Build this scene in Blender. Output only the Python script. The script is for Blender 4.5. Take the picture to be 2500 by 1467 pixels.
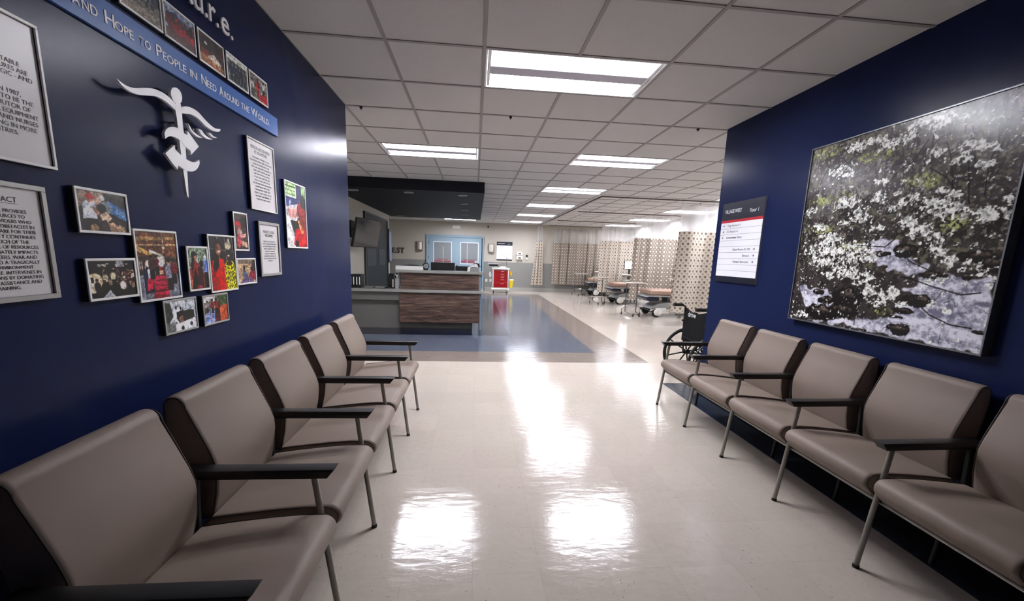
import bpy, bmesh, math, random
import numpy as np
from mathutils import Matrix, Vector

S = bpy.context.scene
for _o in list(bpy.data.objects): bpy.data.objects.remove(_o, do_unlink=True)
COL = S.collection
PI = math.pi
def lin(v): return v / 12.92 if v <= 0.04045 else ((v + 0.055) / 1.055) ** 2.4
def hx(h):
    h = h.lstrip('#')
    return tuple(lin(int(h[i:i + 2], 16) / 255) for i in (0, 2, 4)) + (1.0,)

# ---------------------------------------------------------------- camera, world, exposure
H = 2.684                                    # ceiling height
cam_d = bpy.data.cameras.new('camera'); cam = bpy.data.objects.new('camera', cam_d); COL.objects.link(cam)
YAW, PIT, ROL = 0.0950, -0.1690, 0.0330
f_ = Vector((math.sin(YAW) * math.cos(PIT), math.cos(YAW) * math.cos(PIT), math.sin(PIT)))
r_ = Vector((math.cos(YAW), -math.sin(YAW), 0)); u_ = r_.cross(f_)
cr, sr = math.cos(ROL), math.sin(ROL)
R2, U2 = cr * r_ + sr * u_, -sr * r_ + cr * u_
cam.matrix_world = Matrix(((R2.x, U2.x, -f_.x, -0.037), (R2.y, U2.y, -f_.y, -2.812), (R2.z, U2.z, -f_.z, 1.395), (0, 0, 0, 1)))
cam_d.sensor_width = 36; cam_d.lens = 36 * 989.87 / 2500; cam_d.shift_y = 61.9 / 2500
cam_d.clip_start = 0.02; cam_d.clip_end = 60
S.camera = cam
W = bpy.data.worlds.new('world'); S.world = W; W.use_nodes = True
W.node_tree.nodes['Background'].inputs[0].default_value = (0.75, 0.78, 0.85, 1)
W.node_tree.nodes['Background'].inputs[1].default_value = 0.02
S.view_settings.view_transform = 'Standard'; S.view_settings.look = 'None'
S.view_settings.gamma = 1.0; S.view_settings.use_curve_mapping = False
S.view_settings.exposure = 2.2
TUBE_POWER = 13.0        # brightness of the fluorescent troffer panels

# ---------------------------------------------------------------- materials
MATS = {}
def mat(name, col, rough=0.5, metal=0.0, spec=0.5, noise=None, bump=None, emit=None, coat=0.0, alpha=None, trans=None):
    """noise=(scale, amount): slight tonal mottling; bump=(scale, strength)"""
    if name in MATS: return MATS[name]
    m = bpy.data.materials.new(name); m.use_nodes = True; n = m.node_tree; b = n.nodes['Principled BSDF']
    c = hx(col) if isinstance(col, str) else col
    b.inputs['Base Color'].default_value = c
    b.inputs['Roughness'].default_value = rough; b.inputs['Metallic'].default_value = metal
    b.inputs['Specular IOR Level'].default_value = spec; b.inputs['Coat Weight'].default_value = coat
    tc = n.nodes.new('ShaderNodeTexCoord')
    if noise:
        t = n.nodes.new('ShaderNodeTexNoise'); t.inputs['Scale'].default_value = noise[0]; t.inputs['Detail'].default_value = 4
        n.links.new(tc.outputs['Object'], t.inputs['Vector'])
        mx = n.nodes.new('ShaderNodeMix'); mx.data_type = 'RGBA'
        k = noise[1]
        mx.inputs['A'].default_value = tuple(x * (1 - k) for x in c[:3]) + (1,)
        mx.inputs['B'].default_value = tuple(min(1, x * (1 + k)) for x in c[:3]) + (1,)
        n.links.new(t.outputs['Fac'], mx.inputs['Factor']); n.links.new(mx.outputs['Result'], b.inputs['Base Color'])
    if bump:
        t = n.nodes.new('ShaderNodeTexNoise'); t.inputs['Scale'].default_value = bump[0]; t.inputs['Detail'].default_value = 3
        n.links.new(tc.outputs['Object'], t.inputs['Vector'])
        bp = n.nodes.new('ShaderNodeBump'); bp.inputs['Strength'].default_value = bump[1]; bp.inputs['Distance'].default_value = 0.01
        n.links.new(t.outputs['Fac'], bp.inputs['Height']); n.links.new(bp.outputs['Normal'], b.inputs['Normal'])
    if emit:
        b.inputs['Emission Color'].default_value = hx(emit[0]); b.inputs['Emission Strength'].default_value = emit[1]
    if alpha is not None: b.inputs['Alpha'].default_value = alpha
    if trans is not None: b.inputs['Transmission Weight'].default_value = trans
    MATS[name] = m
    return m
def vcol_mat(name, rough=0.25, spec=0.5, coat=0.0):
    m = bpy.data.materials.new(name); m.use_nodes = True; n = m.node_tree; b = n.nodes['Principled BSDF']
    a = n.nodes.new('ShaderNodeAttribute'); a.attribute_name = 'print'
    n.links.new(a.outputs['Color'], b.inputs['Base Color'])
    b.inputs['Roughness'].default_value = rough; b.inputs['Specular IOR Level'].default_value = spec; b.inputs['Coat Weight'].default_value = coat
    return m

navy = mat('navy_satin_paint', '#1b2447', 0.25, spec=0.10, bump=(420, 0.02), noise=(6, 0.05))
navy2 = mat('navy_soffit_paint', '#0e111d', 0.6, spec=0.3, bump=(200, 0.08))
beige = mat('beige_wall_paint', '#b3ada1', 0.6, bump=(200, 0.06), noise=(3, 0.03))
greyw = mat('grey_wainscot_paint', '#80807d', 0.55, bump=(200, 0.05), noise=(3, 0.03))
whitew = mat('white_wall_paint', '#dcdbd8', 0.6, noise=(3, 0.02))
cove = mat('grey_cove_base', '#9c9a94', 0.45)
tile = mat('acoustic_ceiling_tile', '#cdcac8', 0.9, spec=0.2, noise=(90, 0.05), bump=(420, 0.25))
tbar = mat('ceiling_t_bar', '#9b9694', 0.6)  # white bars coloured grey; their shadowed look is in the colour
vinyl = mat('taupe_vinyl', '#827369', 0.5, spec=0.3, bump=(700, 0.12), noise=(5, 0.04))
pipe_m = mat('dark_seam', '#382c26', 0.6)
black = mat('black_polyurethane', '#0d0c0d', 0.38)
blackm = mat('black_matte', '#0a0a0b', 0.65)
greym = mat('grey_powder_metal', '#8d8983', 0.35, metal=0.55)
chrome = mat('chrome', '#c9c9c9', 0.15, metal=1.0)
whitep = mat('white_plastic', '#e4e2de', 0.35)
greyp = mat('grey_plastic', '#8f9090', 0.45)
dgreyp = mat('dark_grey_plastic', '#3d3f42', 0.45)
framew = mat('white_frame', '#f2f1ee', 0.35)
framed = mat('shaded_frame_side', '#33363e', 0.5)  # shade on the frame sides, put into their colour
frames = mat('silver_frame', '#a6a5a2', 0.38, metal=0.3, noise=(60, 0.08))
paper = mat('paper', '#e0dcdc', 0.3, spec=0.4)
ink = mat('black_ink', '#1c1a1c', 0.5)
whitet = mat('white_letter', '#e9e9ea', 0.4)
blueb = mat('blue_banner', '#4870b4', 0.3, spec=0.2, bump=(300, 0.02))
redm = mat('red_enamel', '#a30509', 0.3)
yellow = mat('yellow_plastic', '#f0d000', 0.4); amber = mat('amber_plastic', '#dd9c10', 0.4)
doorb = mat('pale_blue_door', '#879caa', 0.4)
counter = mat('grey_counter_laminate', '#8f8e8a', 0.35, noise=(40, 0.06))
cpanel = mat('grey_panel_laminate', '#6c6b67', 0.4)
tan = mat('tan_mattress', '#a08272', 0.45)
navyp = mat('navy_plastic', '#141a33', 0.35)

def floor_mat(name, col, mott=0.06, speck=True):
    m = bpy.data.materials.new(name); m.use_nodes = True; n = m.node_tree; L = n.links; b = n.nodes['Principled BSDF']; N = n.nodes.new
    c = hx(col)
    tc = N('ShaderNodeTexCoord')
    br = N('ShaderNodeTexBrick'); br.offset = 0; br.squash = 1
    mp = N('ShaderNodeMapping'); mp.inputs['Location'].default_value = (0.025, 0, 0); L.new(tc.outputs['Object'], mp.inputs['Vector']); L.new(mp.outputs[0], br.inputs['Vector'])
    br.inputs['Scale'].default_value = 1; br.inputs['Mortar Size'].default_value = 0.0007; br.inputs['Brick Width'].default_value = 0.305; br.inputs['Row Height'].default_value = 0.305
    br.inputs['Color1'].default_value = (0, 0, 0, 1); br.inputs['Color2'].default_value = (1, 1, 1, 1); br.inputs['Mortar'].default_value = (0.5, 0.5, 0.5, 1)
    def noise(s, d=3, r=0.55):
        t = N('ShaderNodeTexNoise'); t.inputs['Scale'].default_value = s; t.inputs['Detail'].default_value = d; t.inputs['Roughness'].default_value = r
        L.new(tc.outputs['Object'], t.inputs['Vector']); return t.outputs['Fac']
    def mix(f, a, bb, mode='MIX'):
        x = N('ShaderNodeMix'); x.data_type = 'RGBA'; x.blend_type = mode
        for s, v in (('Factor', f), ('A', a), ('B', bb)):
            if isinstance(v, (tuple, float)): x.inputs[s].default_value = v
            else: L.new(v, x.inputs[s])
        return x.outputs['Result']
    def ramp(v, a, b_):
        x = N('ShaderNodeMapRange'); x.inputs['From Min'].default_value = a; x.inputs['From Max'].default_value = b_; L.new(v, x.inputs['Value']); return x.outputs['Result']
    def sc(k): return tuple(min(1, v * k) for v in c[:3]) + (1,)
    warm = (c[0] * 1.0, c[1] * 0.93, c[2] * 0.96, 1)
    big = mix(ramp(noise(1.3, 2), 0.35, 0.65), sc(1.0), warm)
    m1 = mix(ramp(noise(22, 4, 0.7), 0.3, 0.7), sc(1 - mott), sc(1 + mott))
    base = mix(0.5, big, m1)
    tint = mix(0.03, base, br.outputs['Color'], 'OVERLAY')
    if speck:
        v = N('ShaderNodeTexVoronoi'); v.inputs['Scale'].default_value = 38; L.new(tc.outputs['Object'], v.inputs['Vector'])
        chip = ramp(v.outputs['Distance'], 0.15, 0.08)
        gate = ramp(noise(5, 2), 0.46, 0.60)
        mu = N('ShaderNodeMath'); mu.operation = 'MULTIPLY'; L.new(chip, mu.inputs[0]); L.new(gate, mu.inputs[1])
        tint = mix(mu.outputs[0], tint, sc(0.45))
        v2 = N('ShaderNodeTexNoise'); v2.inputs['Scale'].default_value = 120; v2.inputs['Detail'].default_value = 2; L.new(tc.outputs['Object'], v2.inputs['Vector'])
        tint = mix(ramp(v2.outputs['Fac'], 0.66, 0.74), tint, sc(1.15))
    seam = N('ShaderNodeMath'); seam.operation = 'MULTIPLY'; seam.inputs[1].default_value = 0.35; L.new(br.outputs['Fac'], seam.inputs[0])
    tint = mix(seam.outputs[0], tint, sc(0.4))
    L.new(tint, b.inputs['Base Color'])
    ro = N('ShaderNodeMapRange'); ro.inputs['To Min'].default_value = 0.05; ro.inputs['To Max'].default_value = 0.13; L.new(noise(2.2, 4), ro.inputs['Value']); L.new(ro.outputs[0], b.inputs['Roughness'])
    b.inputs['Specular IOR Level'].default_value = 0.75
    wv = N('ShaderNodeTexNoise'); wv.inputs['Scale'].default_value = 1; wv.inputs['Detail'].default_value = 3
    mp2 = N('ShaderNodeMapping'); mp2.inputs['Scale'].default_value = (9, 20, 9); L.new(tc.outputs['Object'], mp2.inputs['Vector']); L.new(mp2.outputs[0], wv.inputs['Vector'])
    ad = N('ShaderNodeMath'); ad.operation = 'MULTIPLY_ADD'; ad.inputs[1].default_value = 0.12; L.new(noise(260, 2), ad.inputs[0]); L.new(wv.outputs['Fac'], ad.inputs[2])
    bp = N('ShaderNodeBump'); bp.inputs['Strength'].default_value = 0.09; bp.inputs['Distance'].default_value = 0.02; L.new(ad.outputs[0], bp.inputs['Height']); L.new(bp.outputs['Normal'], b.inputs['Normal'])
    return m
F_BEIGE = floor_mat('vinyl_tile_beige', '#b5aca1'); F_TAUPE = floor_mat('vinyl_tile_taupe', '#776d66', 0.05, False)
F_BLUE = floor_mat('vinyl_tile_slate_blue', '#4c5565', 0.05, False); F_NAVY = floor_mat('vinyl_tile_navy', '#141a2e', 0.05, False)
F_SLATE = floor_mat('vinyl_tile_dark_slate', '#343c4a', 0.05, False)

def wood_mat():
    m = bpy.data.materials.new('rustic_wood_laminate'); m.use_nodes = True; n = m.node_tree; L = n.links; N = n.nodes.new; b = n.nodes['Principled BSDF']
    tc = N('ShaderNodeTexCoord'); mp = N('ShaderNodeMapping'); mp.inputs['Scale'].default_value = (1.6, 4, 22); L.new(tc.outputs['Object'], mp.inputs['Vector'])
    t = N('ShaderNodeTexNoise'); t.inputs['Scale'].default_value = 1.6; t.inputs['Detail'].default_value = 8; t.inputs['Roughness'].default_value = 0.65; t.inputs['Distortion'].default_value = 0.6
    L.new(mp.outputs[0], t.inputs['Vector'])
    r = N('ShaderNodeValToRGB'); e = r.color_ramp.elements
    e[0].position = 0.3; e[0].color = hx('#1f1512'); e[1].position = 0.72; e[1].color = hx('#8c7664')
    x = e.new(0.45); x.color = hx('#42302a'); x = e.new(0.58); x.color = hx('#685145')
    L.new(t.outputs['Fac'], r.inputs[0]); L.new(r.outputs[0], b.inputs['Base Color']); b.inputs['Roughness'].default_value = 0.5
    return m
wood = wood_mat()

def curtain_mat(name, ground, dot, ring, inv=False):
    m = bpy.data.materials.new(name); m.use_nodes = True; n = m.node_tree; L = n.links; N = n.nodes.new; b = n.nodes['Principled BSDF']
    uv = N('ShaderNodeUVMap'); uv.uv_map = 'UVMap'
    def dots(px, off, r0, r1):
        mp = N('ShaderNodeMapping'); mp.inputs['Scale'].default_value = (1 / px, 1 / px, 1); mp.inputs['Location'].default_value = (off, off, 0); L.new(uv.outputs[0], mp.inputs['Vector'])
        fr = N('ShaderNodeVectorMath'); fr.operation = 'FRACTION'; L.new(mp.outputs[0], fr.inputs[0])
        sb = N('ShaderNodeVectorMath'); sb.operation = 'SUBTRACT'; sb.inputs[1].default_value = (0.5, 0.5, 0); L.new(fr.outputs[0], sb.inputs[0])
        ml = N('ShaderNodeVectorMath'); ml.operation = 'MULTIPLY'; ml.inputs[1].default_value = (1, 1, 0); L.new(sb.outputs[0], ml.inputs[0])
        ln = N('ShaderNodeVectorMath'); ln.operation = 'LENGTH'; L.new(ml.outputs[0], ln.inputs[0])
        mr = N('ShaderNodeMapRange'); mr.inputs['From Min'].default_value = r1; mr.inputs['From Max'].default_value = r0; L.new(ln.outputs['Value'], mr.inputs['Value'])
        return mr.outputs[0]
    a = dots(0.115, 0.0, 0.20, 0.25); c_ = dots(0.115, 0.5, 0.14, 0.2); d = dots(0.0575, 0.25, 0.10, 0.17)
    col = None
    prev = hx(ground)
    for fac, cc in ((d, ring), (c_, ring), (a, dot)):
        x = N('ShaderNodeMix'); x.data_type = 'RGBA'; L.new(fac, x.inputs['Factor'])
        if isinstance(prev, tuple): x.inputs['A'].default_value = prev
        else: L.new(prev, x.inputs['A'])
        x.inputs['B'].default_value = hx(cc); prev = x.outputs['Result']
    L.new(prev, b.inputs['Base Color']); b.inputs['Roughness'].default_value = 0.85; b.inputs['Specular IOR Level'].default_value = 0.15
    tl = N('ShaderNodeBsdfTranslucent'); L.new(prev, tl.inputs['Color'])
    ms = N('ShaderNodeMixShader'); ms.inputs[0].default_value = 0.25; out = n.nodes['Material Output']
    L.new(b.outputs[0], ms.inputs[1]); L.new(tl.outputs[0], ms.inputs[2]); L.new(ms.outputs[0], out.inputs[0])
    return m
CUR_A = curtain_mat('dotted_curtain_cloth', '#c2b9ac', '#75655a', '#988c80')
CUR_B = curtain_mat('checked_curtain_cloth', '#897d72', '#d2cabf', '#b3a99c')
def net_mat():
    m = bpy.data.materials.new('white_curtain_mesh'); m.use_nodes = True; n = m.node_tree; L = n.links; N = n.nodes.new
    d = N('ShaderNodeBsdfDiffuse'); d.inputs[0].default_value = (0.85, 0.85, 0.84, 1); t = N('ShaderNodeBsdfTransparent'); ms = N('ShaderNodeMixShader'); ms.inputs[0].default_value = 0.38
    tl = N('ShaderNodeBsdfTranslucent'); tl.inputs[0].default_value = (0.85, 0.85, 0.84, 1); m2 = N('ShaderNodeMixShader'); m2.inputs[0].default_value = 0.5
    L.new(d.outputs[0], m2.inputs[1]); L.new(tl.outputs[0], m2.inputs[2])
    L.new(t.outputs[0], ms.inputs[1]); L.new(m2.outputs[0], ms.inputs[2]); L.new(ms.outputs[0], n.nodes['Material Output'].inputs[0]); return m
NET = net_mat()

# ---------------------------------------------------------------- mesh helpers
class MB:
    """collects shapes into ONE mesh object; origin offset off is subtracted"""
    def __init__(s, off=(0, 0, 0)): s.bm = bmesh.new(); s.off = Vector(off); s.M = None
    def _add(s, verts):
        if s.M is not None: bmesh.ops.transform(s.bm, matrix=s.M, verts=verts)
    def box(s, x0, x1, y0, y1, z0, z1, bev=0.0, seg=2):
        g = bmesh.ops.create_cube(s.bm, size=1); vs = g['verts']
        for v in vs:
            v.co = Vector(((x0 + x1) / 2 + v.co.x * (x1 - x0), (y0 + y1) / 2 + v.co.y * (y1 - y0), (z0 + z1) / 2 + v.co.z * (z1 - z0)))
        if bev:
            es = list({e for v in vs for e in v.link_edges})
            r = bmesh.ops.bevel(s.bm, geom=es, offset=min(bev, 0.49 * min(abs(x1 - x0), abs(y1 - y0), abs(z1 - z0))), segments=seg, affect='EDGES', profile=0.5)
            vs = list({v for f in r['faces'] for v in f.verts} | {v for v in vs if v.is_valid})
        s._add(vs); return s
    def prism(s, pts, axis, a, b, bev=0.0, seg=2):
        """2D outline extruded along axis ('x': pts are (y,z); 'y': (x,z); 'z': (x,y))"""
        mk = {'x': lambda p, t: (t, p[0], p[1]), 'y': lambda p, t: (p[0], t, p[1]), 'z': lambda p, t: (p[0], p[1], t)}[axis]
        A = [s.bm.verts.new(mk(p, a)) for p in pts]; B = [s.bm.verts.new(mk(p, b)) for p in pts]
        fa = s.bm.faces.new(A); fb = s.bm.faces.new(B[::-1]); n = len(pts)
        fs = [s.bm.faces.new((A[i], B[i], B[(i + 1) % n], A[(i + 1) % n])) for i in range(n)]
        bmesh.ops.recalc_face_normals(s.bm, faces=[fa, fb] + fs)
        vs = A + B
        if bev:
            es = list({e for f in (fa, fb) for e in f.edges})
            r = bmesh.ops.bevel(s.bm, geom=es, offset=bev, segments=seg, affect='EDGES', profile=0.5)
            vs = list({v for f in r['faces'] for v in f.verts} | {v for v in vs if v.is_valid})
        s._add(vs); return s
    def cyl(s, p0, p1, r, r1=None, n=12):
        p0, p1 = Vector(p0), Vector(p1); d = p1 - p0
        g = bmesh.ops.create_cone(s.bm, cap_ends=True, segments=n, radius1=r, radius2=r if r1 is None else r1, depth=d.length)
        q = d.to_track_quat('Z', 'Y').to_matrix().to_4x4(); q.translation = (p0 + p1) / 2
        bmesh.ops.transform(s.bm, matrix=q, verts=g['verts']); s._add(g['verts']); return s
    def sph(s, c, r, sx=1, sy=1, sz=1, n=12):
        g = bmesh.ops.create_uvsphere(s.bm, u_segments=n, v_segments=max(6, n * 2 // 3), radius=r)
        bmesh.ops.transform(s.bm, matrix=Matrix.Translation(Vector(c)) @ Matrix.Diagonal((sx, sy, sz, 1)), verts=g['verts']); s._add(g['verts']); return s
    def tube(s, pts, r, n=8, closed=False):
        pts = [Vector(p) for p in pts]; m = len(pts); rings = []
        up = None
        for i, p in enumerate(pts):
            a = pts[(i - 1) % m] if (closed or i > 0) else p; b = pts[(i + 1) % m] if (closed or i < m - 1) else p
            t = (b - a).normalized()
            if up is None: up = t.orthogonal().normalized()
            up = (up - t * up.dot(t)).normalized(); w = t.cross(up)
            rings.append([s.bm.verts.new(p + r * (math.cos(2 * PI * k / n) * up + math.sin(2 * PI * k / n) * w)) for k in range(n)])
        for i in range(m if closed else m - 1):
            A, B = rings[i], rings[(i + 1) % m]
            for k in range(n): s.bm.faces.new((A[k], A[(k + 1) % n], B[(k + 1) % n], B[k]))
        if not closed: s.bm.faces.new(rings[0][::-1]); s.bm.faces.new(rings[-1])
        s._add([v for q in rings for v in q]); return s
    def ring(s, c, R, r, axis='y', n=36, k=8, a0=0, a1=2 * PI):
        full = abs(a1 - a0 - 2 * PI) < 1e-6; N = n if full else n + 1
        P = []
        for i in range(N):
            t = a0 + (a1 - a0) * i / n; cc, ss = R * math.cos(t), R * math.sin(t)
            P.append({'y': (c[0] + cc, c[1], c[2] + ss), 'x': (c[0], c[1] + cc, c[2] + ss), 'z': (c[0] + cc, c[1] + ss, c[2])}[axis])
        return s.tube(P, r, k, closed=full)
    def poly(s, pts):
        vs = [s.bm.verts.new(p) for p in pts]; s.bm.faces.new(vs); s._add(vs); return s
    def build(s, name, mats, parent=None, smooth=False, **kw):
        me = bpy.data.meshes.new(name); 
        if s.off.length: bmesh.ops.translate(s.bm, vec=-s.off, verts=s.bm.verts)
        s.bm.to_mesh(me); s.bm.free()
        for m in (mats if isinstance(mats, (list, tuple)) else [mats]): me.materials.append(m)
        if smooth:
            me.polygons.foreach_set('use_smooth', [True] * len(me.polygons))
            try: me.set_sharp_from_angle(angle=math.radians(38))
            except Exception: pass
        o = bpy.data.objects.new(name, me); COL.objects.link(o)
        if parent is not None: o.parent = parent
        else: o.location = s.off
        for k, v in kw.items(): o[k] = v
        return o
def thing(name, label, cat, loc=(0, 0, 0), rz=0.0, group=None):
    o = bpy.data.objects.new(name, None); o.empty_display_size = 0.1; COL.objects.link(o)
    o.location = loc; o.rotation_euler = (0, 0, rz); o['label'] = label; o['category'] = cat
    if group: o['group'] = group
    return o
def tag(o, label, cat, group=None):
    o['label'] = label; o['category'] = cat
    if group: o['group'] = group
    return o
def struct(o): o['kind'] = 'structure'; return o
def kids(o): return [c for c in bpy.data.objects if c.parent == o]
def dup(root, loc, rz, label, group=None, skip=()):
    def walk(o, par):
        ch = list(o.children); c = o.copy(); COL.objects.link(c); c.parent = par
        for k in ch:
            if k.name.split('.')[0] in skip: continue
            walk(k, c)
        return c
    r = walk(root, None); r.location = loc; r.rotation_euler = (0, 0, rz); r['label'] = label
    if group: r['group'] = group
    return r

# text -> mesh in a local XY plane, then placed on a wall plane
WALLM = {'L': Matrix(((0, 0, 1, 0), (1, 0, 0, 0), (0, 1, 0, 0), (0, 0, 0, 1))),     # on a wall facing +x
         'R': Matrix(((0, 0, -1, 0), (-1, 0, 0, 0), (0, 1, 0, 0), (0, 0, 0, 1))),   # on a wall facing -x
         'B': Matrix(((1, 0, 0, 0), (0, 0, -1, 0), (0, 1, 0, 0), (0, 0, 0, 1)))}    # on a wall facing -y
def text_into(mb, body, size, pos, wall, align='LEFT', depth=0.0, bold=0.0, sx=1.0, fit=None):
    cu = bpy.data.curves.new('t', 'FONT'); cu.body = body; cu.size = size; cu.align_x = align; cu.extrude = depth; cu.offset = bold * 0.4 if size > 0.03 else 0.0
    cu.resolution_u = 3
    ob = bpy.data.objects.new('t', cu); COL.objects.link(ob)
    me = bpy.data.meshes.new_from_object(ob.evaluated_get(bpy.context.evaluated_depsgraph_get()))
    xs = [v.co.x for v in me.vertices] or [0]
    w = max(xs) - min(xs)
    if fit and w > 0: sx = fit / w
    me.transform(Matrix.Translation(Vector(pos)) @ WALLM[wall] @ Matrix.Diagonal((sx, 1, 1, 1)))
    mb.bm.from_mesh(me)
    if bold and size <= 0.06:                      # heavier stroke: the same glyphs once more, a hair to the side
        d_ = size * 0.024; me.transform(Matrix.Translation(WALLM[wall].to_3x3() @ Vector((d_, 0, 0.00012)))); mb.bm.from_mesh(me)
    bpy.data.objects.remove(ob); bpy.data.curves.remove(cu); bpy.data.meshes.remove(me)
    return w * sx

# ---------------------------------------------------------------- painted prints (numpy raster -> point colours)
def fbm(h, w, cells, rng, octs=4, gain=0.55):
    out = np.zeros((h, w)); amp = 1.0; tot = 0
    for o in range(octs):
        cy, cx = max(2, int(cells * h / max(h, w) * 2 ** o)) + 2, max(2, int(cells * w / max(h, w) * 2 ** o)) + 2
        g = rng.random((cy, cx)); y = np.linspace(0, cy - 1.001, h); x = np.linspace(0, cx - 1.001, w)
        y0, x0 = y.astype(int), x.astype(int); fy, fx = (y - y0)[:, None], (x - x0)[None]; fy = fy * fy * (3 - 2 * fy); fx = fx * fx * (3 - 2 * fx)
        a = g[y0][:, x0] * (1 - fx) + g[y0][:, x0 + 1] * fx; b = g[y0 + 1][:, x0] * (1 - fx) + g[y0 + 1][:, x0 + 1] * fx
        out += amp * (a * (1 - fy) + b * fy); tot += amp; amp *= gain
    return out / tot
class Canvas:
    """rows run bottom (v=0) to top (v=1)"""
    def __init__(s, w, h, bg, seed=0):
        s.w, s.h = w, h; s.a = np.zeros((h, w, 3)); s.a[:] = s.c(bg); s.rng = np.random.default_rng(seed)
        s.V, s.U = np.meshgrid(np.linspace(0, 1, h), np.linspace(0, 1, w), indexing='ij')
    def c(s, h): return np.array([int(h[i:i + 2], 16) / 255 for i in (0, 2, 4)])
    def put(s, m, col, op=1.0):
        m = np.clip(m, 0, 1)[..., None] * op; cc = col if isinstance(col, np.ndarray) else s.c(col); s.a = s.a * (1 - m) + cc * m
    def soft(s, d, k=None):
        k = k or s.w / 1.6; return np.clip(0.5 + d * k, 0, 1)
    def el(s, cx, cy, rx, ry, col, op=1.0):
        d = 1 - np.sqrt(((s.U - cx) / rx) ** 2 + ((s.V - cy) / ry) ** 2); s.put(s.soft(d * min(rx, ry)), col, op)
    def po(s, pts, col, op=1.0):
        m = np.zeros_like(s.U, bool); n = len(pts)
        for i in range(n):
            x0, y0 = pts[i]; x1, y1 = pts[(i + 1) % n]
            if y0 == y1: continue
            c = (s.V >= min(y0, y1)) & (s.V < max(y0, y1)); xi = x0 + (s.V - y0) * (x1 - x0) / (y1 - y0); m ^= c & (s.U < xi)
        s.put(m.astype(float), col, op)
    def re(s, x0, y0, x1, y1, col, op=1.0): s.po([(x0, y0), (x1, y0), (x1, y1), (x0, y1)], col, op)
    def ln(s, pts, wd, col, op=1.0):
        best = np.full(s.U.shape, 9.0); asp = s.h / s.w
        for (x0, y0), (x1, y1) in zip(pts, pts[1:]):
            dx, dy = x1 - x0, (y1 - y0) * asp; L2 = dx * dx + dy * dy + 1e-12
            t = np.clip(((s.U - x0) * dx + (s.V - y0) * asp * dy) / L2, 0, 1)
            best = np.minimum(best, np.hypot(s.U - x0 - t * dx, (s.V - y0) * asp - t * dy))
        s.put(s.soft(wd - best, s.w * 1.0), col, op)
    def noise(s, cells, amt, octs=4):
        n = fbm(s.h, s.w, cells, s.rng, octs) - 0.5; s.a = np.clip(s.a * (1 + 2 * amt * n[..., None]), 0, 1)
    def person(s, x, y, h, shirt, trs='15151c', skin='6b4636', hair='120d0c', cap=None):
        w = h * 0.16 * s.h / s.w
        s.re(x - w * 0.8, y, x + w * 0.8, y + h * 0.5, trs); s.el(x, y + h * 0.62, w * 1.15, h * 0.22, shirt)
        s.re(x - w, y + h * 0.4, x + w, y + h * 0.7, shirt); s.el(x, y + h * 0.9, w * 0.6, h * 0.085, skin)
        s.el(x, y + h * 0.95, w * 0.62, h * 0.06, cap or hair)
PRINT_GLOSS = vcol_mat('glossy_print', 0.3, 0.45)
PRINT_BIG = vcol_mat('acrylic_landscape_print', 0.2, 0.35)
def print_mesh(name, cv, y0, y1, z0, z1, x, wall, m, parent, off):
    """picture surface on the plane x=const; wall 'L': image right is +y, 'R': image right is -y"""
    h, w = cv.h, cv.w
    yy = np.linspace(y0, y1, w); zz = np.linspace(z0, z1, h); Z, Y = np.meshgrid(zz, yy, indexing='ij')
    co = np.stack([np.full(Y.shape, x), Y, Z], -1).reshape(-1, 3) - np.array(off)
    me = bpy.data.meshes.new(name); nf = (w - 1) * (h - 1)
    me.vertices.add(w * h); me.vertices.foreach_set('co', co.ravel())
    i = (np.arange(h - 1)[:, None] * w + np.arange(w - 1)[None]).ravel()
    q = np.stack([i, i + 1, i + 1 + w, i + w], -1)
    me.loops.add(nf * 4); me.loops.foreach_set('vertex_index', q.ravel().astype(np.int32))
    me.polygons.add(nf); me.polygons.foreach_set('loop_start', np.arange(nf, dtype=np.int32) * 4)
    me.update(calc_edges=True)
    a = me.color_attributes.new('print', 'FLOAT_COLOR', 'POINT'); c = np.clip(cv.a, 0, 1)
    l = np.where(c <= 0.04045, c / 12.92, ((c + 0.055) / 1.055) ** 2.4)
    a.data.foreach_set('color', np.concatenate([l, np.ones((h, w, 1))], -1).ravel().astype(np.float32))
    me.materials.append(m); o = bpy.data.objects.new(name, me); COL.objects.link(o); o.parent = parent
    return o
# ================================================================ the room
XL, XR, YE, YB, XBAY, XN = -1.212, 2.39, 1.2, 13.8, 6.35, -2.64
# floor: one mesh, tile fields in different colours
def floor_mesh():
    xs = sorted([-4.5, XN, 0.585, 1.791, 2.15, 2.398, 3.0, XBAY + 0.1]); ys = sorted([-4.2, 1.56, 2.454, 3.03, 4.252, 10.5, 11.6, 12.6, YB])
    me_v, me_f, mi = [], [], []
    idx = {}
    def v(x, y):
        if (x, y) not in idx: idx[(x, y)] = len(me_v); me_v.append((x, y, 0))
        return idx[(x, y)]
    for a, b in zip(xs, xs[1:]):
        for c, d in zip(ys, ys[1:]):
            x, y = (a + b) / 2, (c + d) / 2; k = 0
            if x < 2.398 and 2.454 < y < 12.6: k = 1
            if x < 1.791 and 3.03 < y < 11.6: k = 2
            if x < 0.585 and 4.252 < y < 10.5: k = 3
            if x > 2.15 and x < 3.0 and y < 1.56: k = 4
            me_f.append((v(a, c), v(b, c), v(b, d), v(a, d))); mi.append(k)
    me = bpy.data.meshes.new('floor'); me.from_pydata(me_v, [], me_f)
    for m in (F_BEIGE, F_TAUPE, F_BLUE, F_NAVY, F_SLATE): me.materials.append(m)
    me.polygons.foreach_set('material_index', mi)
    o = bpy.data.objects.new('floor', me); COL.objects.link(o); struct(o)
floor_mesh()
struct(MB().box(-4.5, XBAY + 0.1, -4.2, YB, -0.12, -0.002).build('trim_1', beige))
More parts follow.
